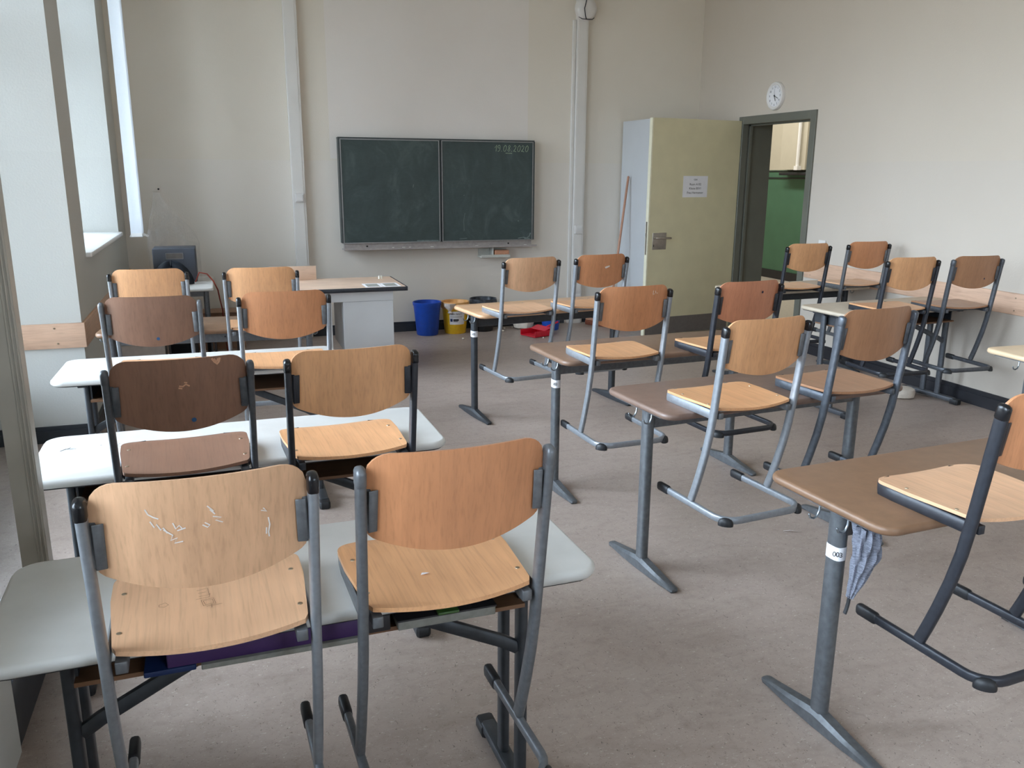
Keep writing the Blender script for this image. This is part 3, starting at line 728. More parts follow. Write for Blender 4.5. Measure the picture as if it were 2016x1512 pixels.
mk_L2a = [('scratch_marks', surf_strokes(ps, [[(-.004, .264), (.006, .262), (.014, .268), (.024, .262)], [(-.006, .258), (.004, .256)], [(.010, .274), (.018, .272)]], .0042)), ('chipped_edge', surf_strokes(ps, [[(.088, .338), (.096, .326), (.102, .320), (.107, .326), (.110, .338)], [(.094, .336), (.101, .327), (.105, .336)]], .006)), ('sticker', disc(M['blue_dot'], .028, .158, .0068))]
mk_L3a = [('sticker', disc(M['blue_dot'], .018, .160, .0068))]
mk_R1b = [('sticker', surf_strokes(ws, [[(.012, .258), (.024, .262), (.048, .266)], [(.016, .254), (.040, .262)]], .007))]
mk_R2a = [('scratch_marks', surf_strokes(ws, [[(.088, .318), (.088, .298), (.098, .302)], [(.100, .316), (.104, .304)], [(.110, .304), (.116, .304)]], .0026))]
mk_R2b = [('sticker', disc(M['ink_dot'], .060, .285, .0062))]
mk_W2b = [('sticker', disc(M['ink_dot'], .06, .19, .006))]
chair(-.066, 1.506, .763, 2.0, 'light', 'light', 'silver', 1, 'pale beech chair with white scribbles on its backrest on the nearest white desk', mk_L1a, True)
chair(.397, 1.519, .763, 2.3, 'orange', 'honey', 'grey', 0, 'orange-brown chair with bare grey tube ends at the right of the nearest white desk', (('paper_scrap', surf_strokes(ws, [[(-.02, .075), (-.012, .078)]], .01)),)[:0], True)
chair(-.139, 2.497, .763, 3.2, 'brown', 'brown', 'dkgrey', 0, 'dark brown chair with a pale scratch and blue dot on the second white desk', mk_L2a, True)
chair(.340, 2.498, .763, 3.4, 'honey', 'honey', 'dark', 1, 'honey-coloured chair with dark frame at the right of the second white desk', (), True)
chair(-.292, 3.790, .763, -3.5, 'brown', 'honey', 'grey', 0, 'brown-backed chair with a blue dot and light seat on the third white desk', mk_L3a)
chair(.240, 3.804, .763, .5, 'orange', 'honey', 'silver', 1, 'orange chair with silver frame at the right of the third white desk')
chair(-.375, 4.861, .763, -2.3, 'honey', 'honey', 'silver', 1, 'honey chair at the left of the brown desk in front of the corner table')
chair(.191, 4.789, .763, -1.6, 'honey', 'honey', 'silver', 1, 'honey chair on the brown desk just before the teacher desk')
chair(1.787, 4.918, .763, 7.0, 'light', 'light', 'silver', 1, 'pale chair at the left of the beech-topped desk near the waste bins')
chair(2.289, 4.984, .763, 6.5, 'orange', 'honey', 'silver', 1, 'orange chair with a torn white sticker on its back on the beech-topped desk', mk_R1b)
chair(1.788, 3.530, .763, 2.2, 'orange', 'honey', 'silver', 1, 'orange chair with a small white scratch at top right, left on its brown desk', mk_R2a)
chair(2.415, 3.539, .763, 4.8, 'red', 'honey', 'dark', 1, 'reddish chair with a dark dot and anthracite frame in front of the door', mk_R2b)
chair(1.849, 2.592, .763, 5.6, 'honey', 'honey', 'silver', 1, 'honey chair with light silver frame at the left of the middle brown desk', (), True)
chair(2.411, 2.667, .763, 5.0, 'tan', 'tan', 'steelblue', 0, 'brown chair with capless steel-blue frame at the right of the middle brown desk')
chair(1.913, 1.498, .763, 3.9, 'orange', 'light', 'dark', 1, 'anthracite-framed chair cut off at the right edge on the nearest brown desk', (), True)
chair(2.530, 1.47, .763, 1.0, 'orange', 'light', 'steelblue', 1, 'chair of which only one runner and the seat corner show at the far right edge')
chair(4.178, 5.375, .763, -1.0, 'honey', 'honey', 'dark', 1, 'honey chair with dark frame on the desk standing before the doorway')
chair(4.770, 5.415, .763, -2.0, 'orange', 'light', 'grey', 1, 'orange chair with grey frame against the right wall on the desk before the doorway')
chair(4.135, 4.294, .763, -3.6, 'honey', 'honey', 'dark', 1, 'honey chair with dark frame at the left of the sand-coloured desk')
chair(4.623, 4.256, .763, -3.8, 'tan', 'tan', 'dkgrey', 0, 'brown chair with bare grey frame hung beside the right wall rail on the sand-coloured desk', mk_W2b)

# ------------------------------------------------------------------ desks
DG = 'student desks in three rows'
def label_band(parent, x, z, rx, ry, body):
    yp = -.03
    mb = B(M['paper']).tube([(x, yp, z-.02), (x, yp, z+.02)], rx+.0008, ry+.0008, 16, up=(0, 1, 0), flat=True)
    b = part('number_label', mb, parent)
    text_mesh('printed_number', body, .021, M['ink'], b, (x-rx*.83-.001, yp-ry*.83-.001, z), (PI/2, 0, -.82), thick=.0003, space=.85)
def hooks(parent, x, sx, zt):
    for dy in (-.075, .035):
        h = B(M['hook']).tube([(x+sx*.012, dy, zt-.021), (x+sx*.014, dy, zt-.05), (x+sx*.022, dy, zt-.066), (x+sx*.034, dy, zt-.071), (x+sx*.046, dy, zt-.066), (x+sx*.05, dy, zt-.056)], .0034, n=8, round_end=True)
        part('bag_hook', h, parent)
def desk_T(cx, cy, yaw, topm, frm, zt, label, num=None, w=1.23, d=.48):
    """desk with one oval post and a T-foot at each end"""
    t = thing('student_desk', label, 'desk', (cx, cy, 0), math.radians(yaw), DG)
    tp = part('tabletop', B(topm).prism(rrect(-w/2, w/2, -d/2, d/2, .055), zt-.026, zt, .010, 6), t)
    fm = M[frm]; zb = zt-.026; yp = -.03
    for sx, xq in ((-1, w/2-.048), (1, w/2-.09)):
        xp = xq
        lg = part('leg', B(fm).tube([(sx*xp, yp, .045), (sx*xp, yp, zb-.004)], .019, .027, 16, up=(0, 1, 0), flat=True).box(sx*xp-.035, sx*xp+.035, -.17, .17, zb-.005, zb), t)
        f = MB().mat(fm); pts = []
        secs = [(-.245, .006, .013, .016), (-.235, .006, .018, .02), (-.12, .003, .024, .036), (0, .002, .026, .056), (.12, .003, .024, .036), (.235, .006, .018, .02), (.245, .006, .013, .016)]
        vs = []
        for y, zl, hwid, zh in secs:
            y += yp; vs += [(sx*xp-hwid, y, zl), (sx*xp+hwid, y, zl), (sx*xp+hwid, y, zl+(zh-zl)*.7), (sx*xp+hwid*.6, y, zh), (sx*xp-hwid*.6, y, zh), (sx*xp-hwid, y, zl+(zh-zl)*.7)]
        fs = [tuple(range(5, -1, -1)), tuple(range(len(vs)-6, len(vs)))]
        for i in range(len(secs)-1):
            for j in range(6): a = i*6+j; b2 = i*6+(j+1) % 6; fs.append((a, b2, b2+6, a+6))
        f.add(vs, fs); ft = part('foot', f, t, 35)
        for yy in (yp-.225, yp+.225): part('glide', B(M['capdull']).box(sx*xp-.014, sx*xp+.014, yy-.014, yy+.014, 0, .007), ft)
        hooks(lg, sx*xp, sx*1.0, zt-.006)
        if num and sx < 0: label_band(lg, sx*xp, zt-.155, .019, .027, num)
    part('beam', B(fm).box(-w/2+.048, w/2-.09, yp-.014, yp+.014, zb-.084, zb-.03, .006), t)
    for x in (-.38, .05, .42): part('bolt', B(M['capdull']).tube([(x, yp-.013, zb-.05), (x, yp-.0155, zb-.05)], .005, n=8), t)
    return t
def desk_H(cx, cy, yaw, topm, edge, frm, zt, label, w=1.25, d=.475, xl=.507):
    """desk with a pair of posts at each end, braces and a book shelf"""
    t = thing('student_desk', label, 'desk', (cx, cy, 0), math.radians(yaw), DG)
    part('tabletop', B(topm).prism(rrect(-w/2, w/2, -d/2, d/2, .06), zt-.027, zt, .012, 6), t)
    part('under_edge', B(M['capdull']).prism(rrect(-w/2+.012, w/2-.012, -d/2+.012, d/2-.012, .05), zt-.0305, zt-.0265), t)
    fm = M[frm]; xp = xl; zb = zt-.031
    for sx in (-1, 1):
        for dy in (-.045, .085):
            part('leg', B(fm).tube([(sx*xp, dy, .04), (sx*xp, dy, zb-.001)], .0135, .0215, 14, up=(0, 1, 0), flat=True), t)
        f = B(fm).box(sx*xp-.022, sx*xp+.022, -.20, .22, .012, .045, .008); ft = part('foot', f, t)
        for yy in (-.205, .225): part('foot_cap', B(M['capdull']).box(sx*xp-.026, sx*xp+.026, yy-.035, yy+.035, 0, .04, .009), ft)
        part('brace', B(fm).tube([(sx*(xp-.01), -.045, zt-.285), (sx*(xp-.05), -.04, zt-.262), (sx*(xp-.30), -.015, zt-.15), (sx*(xp-.34), -.01, zt-.137)], .011, .017, 12, flat=True), t)
        h = B(M['capdull']).tube([(sx*xp, .02, zb-.012), (sx*(xp+.03), .02, zb-.016), (sx*(xp+.055), .02, zb-.010), (sx*(xp+.068), .02, zb-.001)], .006, n=8, round_end=True); part('bag_hook', h, t)
    part('side_frame', B(fm).box(-xp-.02, -xp+.02, -.16, .18, zb-.022, zb, .004).box(xp-.02, xp+.02, -.16, .18, zb-.022, zb, .004), t)
    part('book_shelf', B(M['shelf']).box(-xp+.022, xp-.022, -.125, .19, zt-.130, zt-.120).mat(M['deskdark']).box(-xp+.022, xp-.022, .19, .196, zt-.130, zt-.031).box(-xp+.022, -xp+.028, -.10, .19, zt-.1195, zt-.031).box(xp-.028, xp-.022, -.10, .19, zt-.1195, zt-.031), t)
    part('shelf_beam', B(fm).box(-xp+.02, xp-.02, -.03, .01, zt-.155, zt-.1305, .004), t)
    return t
desk_H(.137, 1.834, 1.5, M['topwhite'], None, 'deskdark', .72, 'white-topped desk nearest the camera at bottom left, folders on its shelf', w=1.27)
L2D = desk_H(.035, 2.864, .75, M['topwhite'], None, 'deskdark', .72, 'second white-topped desk from the camera in the left row', w=1.285, xl=.54)
tl = [c for c in L2D.children if c.name.startswith('tabletop')][0]
def scrib(pts, w=.0016): return B(M['ink']).ribbon([(x, y, .7204) for x, y in pts], w, (0, 0, 1))
part('pencil_scribble', scrib([(-.575, .055), (-.56, .075), (-.57, .062), (-.548, .085), (-.556, .066), (-.535, .08), (-.55, .06), (-.53, .07)], .003), tl, 0)
part('pencil_scribble', scrib([(-.40, .085), (-.41, .065), (-.40, .052), (-.37, .05), (-.35, .055), (-.335, .07), (-.332, .085)]), tl, 0)
part('pencil_scribble', scrib([(-.46, .08), (-.455, .082)], .003), tl, 0)
desk_H(-.118, 4.170, -.75, M['topwhite'], None, 'deskdark', .72, 'third white-topped desk in the left row, beside the wall pier')
desk_T(-.065, 5.269, -4.5, M['topbrown2'], 'grey', .72, 'brown-topped desk at the head of the left row before the teacher desk', None, 1.25)
desk_T(2.152, 1.855, 3.5, M['topbrown2'], 'deskgrey', .72, 'brown-topped desk at lower right with a grey cloth hanging at its leg', '003')
desk_T(2.127, 2.969, 5.0, M['topbrown3'], 'deskgrey', .72, 'mauve-brown desk in the centre of the middle row carrying the silver-framed chair')
desk_T(2.120, 3.925, 3.5, M['topbrown'], 'deskgrey', .72, 'brown-topped desk in front of the open beige door', '003')
desk_T(2.098, 5.384, 7.5, M['topbeech'], 'deskdark', .72, 'glossy beech-topped desk at the front of the middle row', '003')
desk_T(4.385, 5.760, 3.5, M['topsand'], 'deskdark', .72, 'dark-framed desk partly across the doorway by the right wall')
desk_H(4.395, 4.685, 4.0, M['topsand'], None, 'dkgrey', .72, 'sand-coloured desk with paired legs against the right wall', w=1.225)
desk_T(4.374, 3.073, -2.2, M['toppale'], 'grey', .72, 'pale beech desk of which only the left corner shows at the right edge')

# folders and books on the near desk's shelf
FG = 'folders and paper on the near desk shelf'
def item(name, mb, label, cat, smooth=40): o = part(name, mb); tag(o, label, cat, FG); return o
zs = .6005
def bxr(m, x0, x1, y0, y1, z0, z1, b=.002): return B(m).box(x0, x1, y0, y1, z0, z1, b, (0, 0, math.radians(1)))
item('ring_binder', bxr(M['purple'], -.17, .235, 1.675, 1.95, zs+.0125, zs+.056), 'purple ring binder on the shelf under the nearest white desk', 'binder')
item('plastic_folder', bxr(M['bluefolder'], -.215, -.115, 1.67, 1.93, zs, zs+.012), 'blue folder at the left end of the near desk shelf', 'folder')
item('paper_stack', bxr(M['greypaper'], -.105, .225, 1.668, 1.95, zs, zs+.012), 'grey paper stack lying beneath the purple binder', 'paper')
item('picture_book', bxr(M['greypaper'], .31, .54, 1.69, 1.95, zs+.001, zs+.022).mat(M['darkbook']).box(.308, .542, 1.688, 1.952, zs+.0222, zs+.0262, 0, (0, 0, math.radians(1))), 'flat pale book on the near desk shelf below the orange chair', 'book')
item('exercise_book', bxr(M['greenfolder'], .40, .45, 1.68, 1.93, zs+.0275, zs+.034), 'thin green exercise book lying on the pale book', 'book')
item('school_book', bxr(M['darkbook'], .24, .295, 1.70, 1.95, zs, zs+.038), 'dark book between the binder and the pale book on the shelf', 'book')

# cloth hanging from the near brown desk's hook
cl = thing('hanging_cloth', 'crumpled grey melange cloth hanging on the hook of the near brown desk', 'cloth', (1.590, 1.715, .45))
def cloth_fn(u, v):
    a = 2*PI*u; z = .218*(1-v)
    wd = (.044+.036*math.sin(min(1, v*2.2)*PI/2))*(1-max(0, (v-.42)/.58)**1.25*.90)
    x = wd*.5*(1+math.cos(a)); d = .034*(1-.7*v)*math.sin(a)
    f = .010*math.sin(9*a+4*v)*(1-.6*v)+.006*math.sin(17*a-12*v)*(1-v)
    return Vector((x+f*math.cos(a)*.5, d+f*math.sin(a)+.012*v, z+.006*math.sin(6*a+20*v)*(1-v)*v*2))
part('cloth_folds', B(M['cloth']).grid(cloth_fn, 56, 30, (0, 0, .0)), cl, 70)
part('strap', B(M['capdull']).tube([(.004, .012, .004), (.002, .012, -.018), (-.002, .012, -.036), (-.006, .012, -.048)], .0065, .004, n=8), cl)

# ------------------------------------------------------------------ teacher's corner
td = thing('teacher_desk', 'white teacher desk with beech top and dark edge below the blackboard', 'desk', (.70, 7.08, 0))
part('tabletop', B(M['deskbeech']).box(-.70, .69, -.35, .36, .674, .700), td)
part('edge_band', B(M['dark']).box(-.70, .69, -.362, -.350, .668, .701, .002).box(.69, .702, -.362, .36, .668, .701, .002), td)
part('apron', B(M['pedestal']).box(-.62, .59, -.31, -.29, .588, .672), td)
pd = part('pedestal', B(M['pedestal']).box(.185, .59, -.305, .30, .18, .586, .002), td)
part('drawer_gap', B(M['dark']).box(.187, .588, -.302, -.30, .586, .589), pd)
for x in (.085, .56):
    part('leg', B(M['pedestal']).box(x-.012, x+.012, -.28, -.24, .03, .586) if x < .3 else B(M['grey']).box(x-.015, x+.015, .2, .24, .03, .186), td)
    part('foot', B(M['black']).box(x-.018, x+.018, -.33, .30, 0, .03, .004), td)
part('leg', B(M['pedestal']).box(-.61, -.585, -.28, .28, .0, .588), td)
o = part('paper_sheet', B(M['paper']).box(1.07, 1.21, 6.75, 6.985, .7008, .7016).mat(M['greypaper']).box(1.09, 1.19, 6.78, 6.95, .7016, .7019)); tag(o, 'left printed sheet lying on the front right of the teacher desk', 'paper', 'papers on the teacher desk')
o = part('paper_sheet', B(M['paper']).box(1.215, 1.355, 6.745, 6.98, .7008, .7016).mat(M['greypaper']).box(1.235, 1.335, 6.78, 6.95, .7016, .7019)); tag(o, 'right printed sheet at the corner of the teacher desk', 'paper', 'papers on the teacher desk')
for i, x in enumerate((1.270, 1.291)):
    o = part('chalk_stub', B(M['chalk']).lathe([(.0075, 0), (.008, .004), (.0065, .025), (.003, .027)], 12, (x, 7.28+.004*i, .7012))); tag(o, ['left of two white chalk stubs standing on the teacher desk', 'right of two white chalk stubs standing on the teacher desk'][i], 'chalk', 'chalk stubs on the teacher desk')
o = part('wooden_board', B(M['deskbeech']).box(.36, .748, 7.37, 7.388, .7012, .818, .001)); tag(o, 'upright pale wooden board at the back of the teacher desk', 'board')
# corner table with a covered box
ct = thing('corner_table', 'white table in the front left corner under the plastic-covered crate', 'table', (-.44, 7.45, 0))
part('tabletop', B(M['topwhite']).prism(rrect(-.35, .355, -.41, .42, .04), .676, .702, .010), ct)
for sx in (-1, 1):
    for sy in (-1, 1): part('leg', B(M['grey']).tube([(sx*.29, sy*.33, 0), (sx*.29, sy*.33, .676)], .016, n=12), ct)
part('frame_rail', B(M['grey']).box(-.29, .29, -.34, -.32, .63, .675), ct); part('frame_rail', B(M['grey']).box(-.29, .29, .32, .34, .63, .675), ct)
bxo = thing('plastic_crate', 'dark blue-grey crate with a pale label window on the corner table', 'crate', (-.375, 7.64, .703))
part('body', B(M['boxblue']).box(-.165, .165, -.15, .15, 0, .275, .006), bxo)
lb = B(M['alu']); lb.box(-.065, .070, -.153, -.150, .19, .194).box(-.065, .070, -.153, -.150, .236, .240).box(-.065, -.061, -.153, -.150, .194, .236).box(.066, .070, -.153, -.150, .194, .236)
part('label_frame', lb, bxo); part('label_card', B(M['kick']).box(-.061, .066, -.1515, -.150, .194, .236), bxo)
def bagf(u, v):
    a = 2*PI*u; r = (.155*math.cos(v*PI/2*.96))*(1+.10*math.sin(3*a+2)+.05*math.sin(8*a))
    return Vector((-.40+r*math.cos(a), 7.355+r*.5*math.sin(a), .7035+.165*math.sin(v*PI/2)*(1+.18*math.sin(2*a+1)*v)))
o = part('dark_bag', B(M['bagdark']).grid(bagf, 30, 10, (0, 0, 0)), None, 60); tag(o, 'dark crumpled bag lying before the crate on the corner table', 'bag')
def covf(u, v):
    a = 2*PI*u; k = max(0, (v-.42)/.58); t = k*k*(3-2*k)*.55+k*.45; hx = .20*(1-t)+.022*t; c, d = math.cos(a), math.sin(a)
    w = 1+(.06*math.sin(3*a+v*4)+.05*math.sin(5*a-v*7)+.03*math.sin(11*a+v*15))*min(1, k*4)
    return Vector((-.375-.10*t+hx*w*math.copysign(abs(c)**.45, c), 7.645+hx*w*.86*math.copysign(abs(d)**.45, d), .706+.72*v))
o = part('plastic_cover', B(M['film']).grid(covf, 48, 22, (0, 0, 0)), None, 60); tag(o, 'clear crumpled plastic cover drawn up to a peak over the corner crate', 'cover')
o = part('red_cable', B(M['cable_red']).tube([(-.225, 7.40, .712), (-.19, 7.39, .79), (-.13, 7.385, .775), (-.085, 7.385, .715), (-.055, 7.385, .64), (-.045, 7.385, .56), (-.03, 7.39, .47), (-.03, 7.42, .25), (.0, 7.5, .008), (.1, 7.6, .006)], .0055, n=8)); tag(o, 'thin red-brown cable looping off the corner table', 'cable')
o = thing('wooden_crate', 'low brown wooden box on the floor behind the head desk', 'box', (-.07, 8.22, 0))
part('body', B(M['cardboard']).box(-.27, .22, -.12, .12, 0, .33, .003), o); part('lid', B(M['cardboard']).box(-.28, .23, -.13, .13, .331, .343, .002), o)
o = thing('cardboard_box', 'whitish cardboard box on the floor under the corner table', 'box', (-.60, 6.95, 0))
part('body', B(M['cardwhite']).box(-.17, .135, -.12, .12, 0, .31, .003), o); part('flap', B(M['cardwhite']).box(-.17, .135, -.122, 0, .311, .314), o)
o = thing('low_rack', 'dark low rack with compartments on the floor behind the head desk', 'rack', (-.18, 6.95, 0))
part('shelf_board', B(M['darkbook']).box(-.26, .26, -.14, .14, .0, .02), o); part('shelf_board', B(M['darkbook']).box(-.26, .26, -.14, .14, .31, .33), o)
for x in (-.25, -.06, .08, .25): part('divider', B(M['darkbook']).box(x-.008, x+.008, -.14, .14, .0205, .3095), o)
part('back_panel', B(M['darkbook']).box(-.241, -.069, .12, .135, .0205, .3095), o)

# ------------------------------------------------------------------ bins and cleaning things
def bin_mb(m, rb, rt, h, rim=True):
    pr = [(rb*.96, 0), (rb, .006), (rt, h*.90)]
    if rim: pr += [(rt*1.045, h*.90), (rt*1.06, h*.985), (rt*1.03, h), (rt*.985, h*.99)]
    else: pr += [(rt, h)]
    pr += [(rt*.95, h*.88), (rb*.93, .012), (.003, .0121)]
    return B(m).lathe(pr, 36)
b1 = thing('waste_bin', 'blue round waste bin, leftmost of the three bins under the blackboard', 'bin', (1.918, 8.27, 0), 0, 'waste bins under the blackboard')
part('bucket', bin_mb(M['bluebin'], .108, .137, .335), b1)
b2 = thing('waste_bin', 'yellow waste bin with orange liner and printed notice, in the middle', 'bin', (2.215, 8.29, 0), 0, 'waste bins under the blackboard')
part('bucket', bin_mb(M['yellow'], .108, .134, .30, False), b2)
part('bin_liner', B(M['orangeliner']).lathe([(.137, .255), (.143, .262), (.147, .30), (.143, .325), (.132, .322), (.122, .27), (.10, .2), (.003, .19)], 36, (0, 0, 0), lambda a, z: .015*math.sin(5*a)+.012*math.sin(11*a+z*30)), b2)
part('liner_knot', B(M['whiteliner']).lathe([(.052, .055), (.05, .03), (.03, 0), (.014, -.02), (.022, -.04), (.006, -.046)], 14, (-.085, -.118, .262), lambda a, z: .18*math.sin(4*a+z*60)), b2)
def arc(mb, r0, r1, z0, z1, a0, a1, n=10):
    vs = []; 
    for i in range(n+1):
        a = math.radians(a0+(a1-a0)*i/n); vs += [(r0*math.cos(a), r0*math.sin(a), z0), (r1*math.cos(a), r1*math.sin(a), z1)]
    return mb.add(vs, [(2*i, 2*i+2, 2*i+3, 2*i+1) for i in range(n)])
nt_ = part('notice', arc(B(M['paper']), .1195, .1318, .10, .235, 228, 302), b2)
part('notice_border', arc(B(M['yellow']), .1180, .1190, .075, .082, 228, 322), nt_)
for i, (z, a0, a1, m_, hh) in enumerate(((.183, 232, 288, 'greypaper', .004), (.172, 232, 288, 'greypaper', .003), (.13, 232, 243, 'bluefolder', .03), (.138, 246, 272, 'ink', .018), (.128, 246, 268, 'ink', .006))):
    r = .1195+(z-.10)*.091+.0008; part('print_bar', arc(B(M[m_]), r, r+hh*.091, z, z+hh, a0, a1), nt_)
for i, ch in enumerate('Plastikmüll'):
    a = math.radians(231+i*5.4); r = .1195+.108*.091+.0012
    text_mesh('printed_letter', ch, .028, M['ink'], nt_, (r*math.cos(a), r*math.sin(a), .210), (PI/2, 0, a+PI/2), thick=.0003)
b3 = thing('waste_bin', 'black waste bin with black plastic liner, rightmost of the three bins', 'bin', (2.525, 8.32, 0), 0, 'waste bins under the blackboard')
part('bucket', bin_mb(M['binblack'], .10, .132, .32, False), b3)
part('bin_liner', B(M['blackliner']).lathe([(.135, .24), (.141, .25), (.142, .30), (.139, .338), (.13, .335), (.12, .25), (.10, .15), (.003, .14)], 40, (0, 0, 0), lambda a, z: .02*math.sin(9*a+z*40)+.012*math.sin(17*a-z*50)), b3)
dp = thing('dustpan', 'red plastic dustpan with handle on the floor by the front wall', 'dustpan', (2.98, 7.90, 0), math.radians(20))
dpm = B(M['red']).box(-.14, .08, -.11, .11, .004, .009).box(-.14, .08, -.115, -.109, .004, .06, .002).box(-.14, .08, .109, .115, .004, .06, .002).box(.076, .084, -.115, .115, .004, .085, .002)
dpm.add([(-.01, -.112, .058), (.08, -.112, .083), (.08, .112, .083), (-.01, .112, .058), (-.01, -.112, .055), (.08, -.112, .080), (.08, .112, .080), (-.01, .112, .055)], [(0, 1, 2, 3), (4, 7, 6, 5), (0, 4, 5, 1), (3, 2, 6, 7), (0, 3, 7, 4)])
part('pan', dpm, dp); part('handle', B(M['red']).tube([(.08, 0, .06), (.13, 0, .075), (.26, 0, .105)], .012, .010, n=10, round_end=True), dp)
bk = thing('bucket', 'blue plastic bucket on the floor behind the dustpan', 'bucket', (3.22, 8.17, 0)); part('bucket_body', bin_mb(M['bucketblue'], .085, .11, .24), bk)
part('bail', B(M['hook']).tube([(-.115, 0, .22), (-.10, -.05, .19), (0, -.125, .16), (.10, -.05, .19), (.115, 0, .22)], .003, n=6), bk)
wb = part('waste_sack', B(M['ball']).lathe([(.05, 0), (.10, .02), (.12, .10), (.11, .17), (.07, .205), (.02, .215), (.003, .216)], 24, (2.96, 8.29, 0), lambda a, z: .07*math.sin(4*a+z*20)+.04*math.sin(7*a))); tag(wb, 'white and brown patterned sack on the floor left of the blue bucket', 'sack')
br_ = thing('broom', 'wide broom with a long wooden pole leaning on the grey cupboard', 'broom', (3.85, 8.12, 0), math.radians(-60))
part('broom_head', B(M['bristle']).box(-.27, .27, -.035, .035, .0, .05, .008), br_); part('head_wood', B(M['pole']).box(-.27, .27, -.028, .028, .0505, .07, .006), br_)
def toloc(p): return Matrix.Rotation(math.radians(60), 3, 'Z') @ (Vector(p)-Vector((3.85, 8.12, 0)))
part('pole', B(M['pole']).tube([toloc((3.87, 8.12, .07)), toloc((4.095, 8.24, 1.56))], .0125, n=12, round_end=True), br_)
# litter
def scrap(name, mb, label, cat, g=None): o = part(name, mb); tag(o, label, cat, g); return o
for i, (x, y, s, lab) in enumerate(((2.19, 7.90, .014, 'paper crumb on the floor in front of the yellow bin'), (2.76, 8.33, .013, 'paper crumb on the floor right of the black bin'), (2.69, 8.18, .016, 'paper crumb just in front of the black bin'), (2.86, 8.36, .012, 'paper crumb left of the patterned sack'), (2.97, 7.72, .010, 'tiny paper crumb in front of the red dustpan'))):
    scrap('paper_crumb', B(M['ball']).lathe([(s*.5, 0), (s, s*.5), (s*.8, s*1.1), (.002, s*1.3)], 8, (x, y, 0), lambda a, z: .25*math.sin(3*a+z*200)), lab, 'litter', 'paper crumbs by the bins')
scrap('paper_curl', B(M['paper']).ribbon([(2.36, 3.015, .002), (2.385, 2.998, .009), (2.41, 2.988, .006), (2.43, 2.985, .002)], .008, (0, .3, 1)), 'white paper curl on the floor beneath the middle brown desk', 'litter')
scrap('plastic_tub', B(M['clear']).lathe([(.065, 0), (.085, .010), (.092, .045), (.085, .068), (.06, .074), (.003, .072)], 22, (4.70, 4.80, 0), lambda a, z: .05*math.sin(4*a)), 'milky crumpled plastic tub on the floor behind the middle row', 'tub')
scrap('paper_chip', B(M['paper']).add([(.352, 1.625, .7632), (.372, 1.628, .7642), (.366, 1.634, .7632), (.356, 1.632, .7648)], [(0, 1, 2, 3)]), 'white paper chip lying on the orange chair seat at the front', 'litter')

# ------------------------------------------------------------------ light: daylight through left windows and added unseen ones, an added fill in the hall
SKY, GLOW = 6.5, 14.0
wd = bpy.data.worlds.new('overcast_sky'); scene.world = wd; wd.use_nodes = True
nt = wd.node_tree; nt.nodes.clear()
o = nt.nodes.new('ShaderNodeOutputWorld'); bg = nt.nodes.new('ShaderNodeBackground')
tc = nt.nodes.new('ShaderNodeTexCoord'); sp = nt.nodes.new('ShaderNodeSeparateXYZ')
nt.links.new(tc.outputs['Generated'], sp.inputs[0])
r = nt.nodes.new('ShaderNodeValToRGB'); el = r.color_ramp.elements
el[0].position = .46; el[0].color = (.30, .31, .30, 1); el[1].position = .56; el[1].color = (.77, .875, 1.0, 1)
e = el.new(1.0); e.color = (.79, .885, 1.0, 1)
mr = nt.nodes.new('ShaderNodeMapRange'); mr.inputs[1].default_value = -1; mr.inputs[2].default_value = 1
nt.links.new(sp.outputs[2], mr.inputs[0]); nt.links.new(mr.outputs[0], r.inputs[0])
gd = Vector((-.74, .42, .52)).normalized()
dt_ = nt.nodes.new('ShaderNodeVectorMath'); dt_.operation = 'DOT_PRODUCT'; dt_.inputs[1].default_value = gd
nt.links.new(tc.outputs['Generated'], dt_.inputs[0])
mx_ = N(nt, 'ShaderNodeMath', operation='MAXIMUM'); mx_.inputs[1].default_value = 0; nt.links.new(dt_.outputs['Value'], mx_.inputs[0])
pw = N(nt, 'ShaderNodeMath', operation='POWER'); pw.inputs[1].default_value = 5; nt.links.new(mx_.outputs[0], pw.inputs[0])
ma = N(nt, 'ShaderNodeMath', operation='MULTIPLY_ADD'); ma.inputs[1].default_value = GLOW; ma.inputs[2].default_value = SKY; nt.links.new(pw.outputs[0], ma.inputs[0])
nt.links.new(r.outputs[0], bg.inputs[0]); nt.links.new(ma.outputs[0], bg.inputs[1])
nt.links.new(bg.outputs[0], o.inputs[0])
def portal(y0, y1, z0, z1):
    l = bpy.data.lights.new('daylight_portal', 'AREA'); l.shape = 'RECTANGLE'; l.size = z1-z0; l.size_y = y1-y0
    l.cycles.is_portal = True
    ob = bpy.data.objects.new('daylight_portal', l); COL.objects.link(ob); ob.location = (-1.56, (y0+y1)/2, (z0+z1)/2)
    ob.rotation_euler = (0, -PI/2, 0)
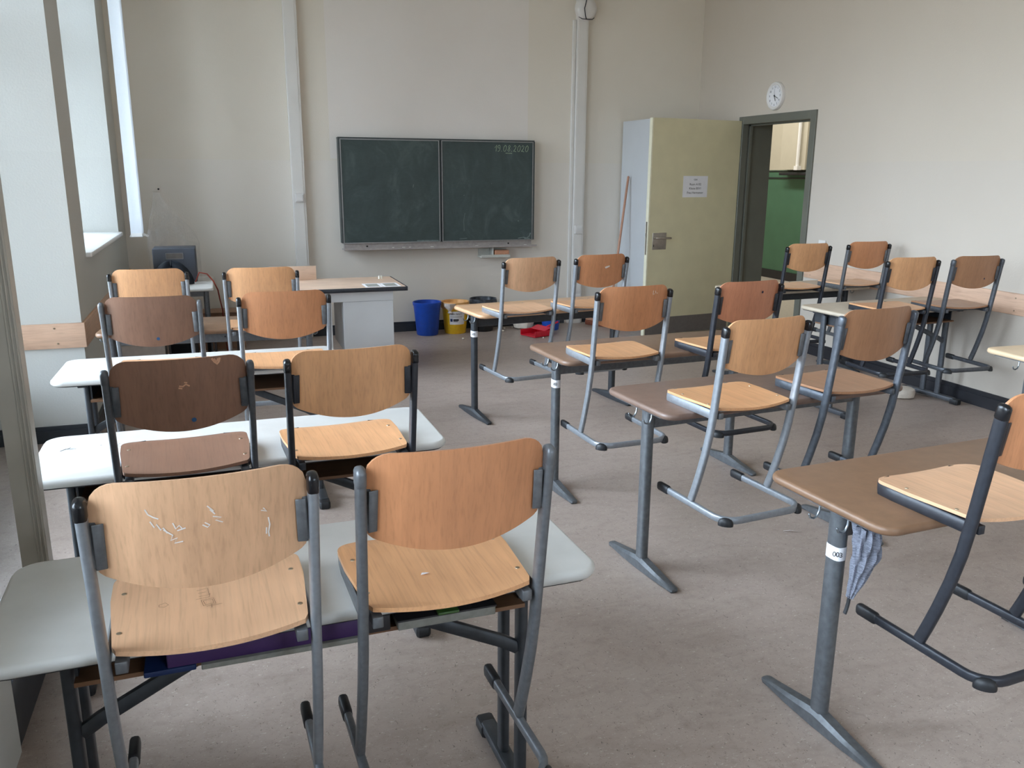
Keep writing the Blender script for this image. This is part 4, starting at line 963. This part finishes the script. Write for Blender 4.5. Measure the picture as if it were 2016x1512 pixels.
portal(2.40, 5.50, .30, LT); portal(5.98, 7.95, 1.06, LT); portal(-2.3, 1.75, .95, LT)
for x0, x1 in ((1.2, 2.6),):
    l = bpy.data.lights.new('daylight_portal', 'AREA'); l.shape = 'RECTANGLE'; l.size = x1-x0; l.size_y = 2.4; l.cycles.is_portal = True
    ob = bpy.data.objects.new('daylight_portal', l); COL.objects.link(ob); ob.location = ((x0+x1)/2, YB-.19, 2.1); ob.rotation_euler = (PI/2, 0, 0)
def lamp(loc, sx, sy, watts, col):
    l = bpy.data.lights.new('hall_fill', 'AREA'); l.shape = 'RECTANGLE'; l.size = sx; l.size_y = sy; l.energy = watts; l.color = col
    ob = bpy.data.objects.new('hall_fill', l); COL.objects.link(ob); ob.location = loc
lamp((6.8, 10.5, 3.36), .3, 5.0, 66, (1, .96, .90))  # unseen area light added to brighten the hall, no fixture built

# ------------------------------------------------------------------ camera
yaw, pitch, roll = 3.29611309e-01, 2.45619299e-01, -6.26595689e-03
cy, sy, cp, spp, cr, sr = math.cos(yaw), math.sin(yaw), math.cos(pitch), math.sin(pitch), math.cos(roll), math.sin(roll)
right = Vector((cy, -sy, 0)); f0 = Vector((sy, cy, 0)); up = Vector((0, 0, 1))
fwd = f0*cp-up*spp; dn = -(up*cp+f0*spp)
r2 = right*cr+dn*sr; d2 = -right*sr+dn*cr
cam = bpy.data.cameras.new('camera'); cam.sensor_fit = 'HORIZONTAL'; cam.sensor_width = 36; cam.lens = 1660.745/2016*36
cam.clip_start = .05
co = bpy.data.objects.new('camera', cam); COL.objects.link(co)
R = Matrix((r2, -d2, -fwd)).transposed()
co.matrix_world = Matrix.Translation((0, 0, 1.6)) @ R.to_4x4()
scene.camera = co
vs_ = scene.view_settings; vs_.view_transform = 'Standard'; vs_.look = 'None'; vs_.gamma = 1; vs_.use_curve_mapping = False; vs_.exposure = 0.72
scene.cycles.use_denoising = True; scene.cycles.max_bounces = 10; scene.cycles.diffuse_bounces = 6; scene.cycles.transparent_max_bounces = 12
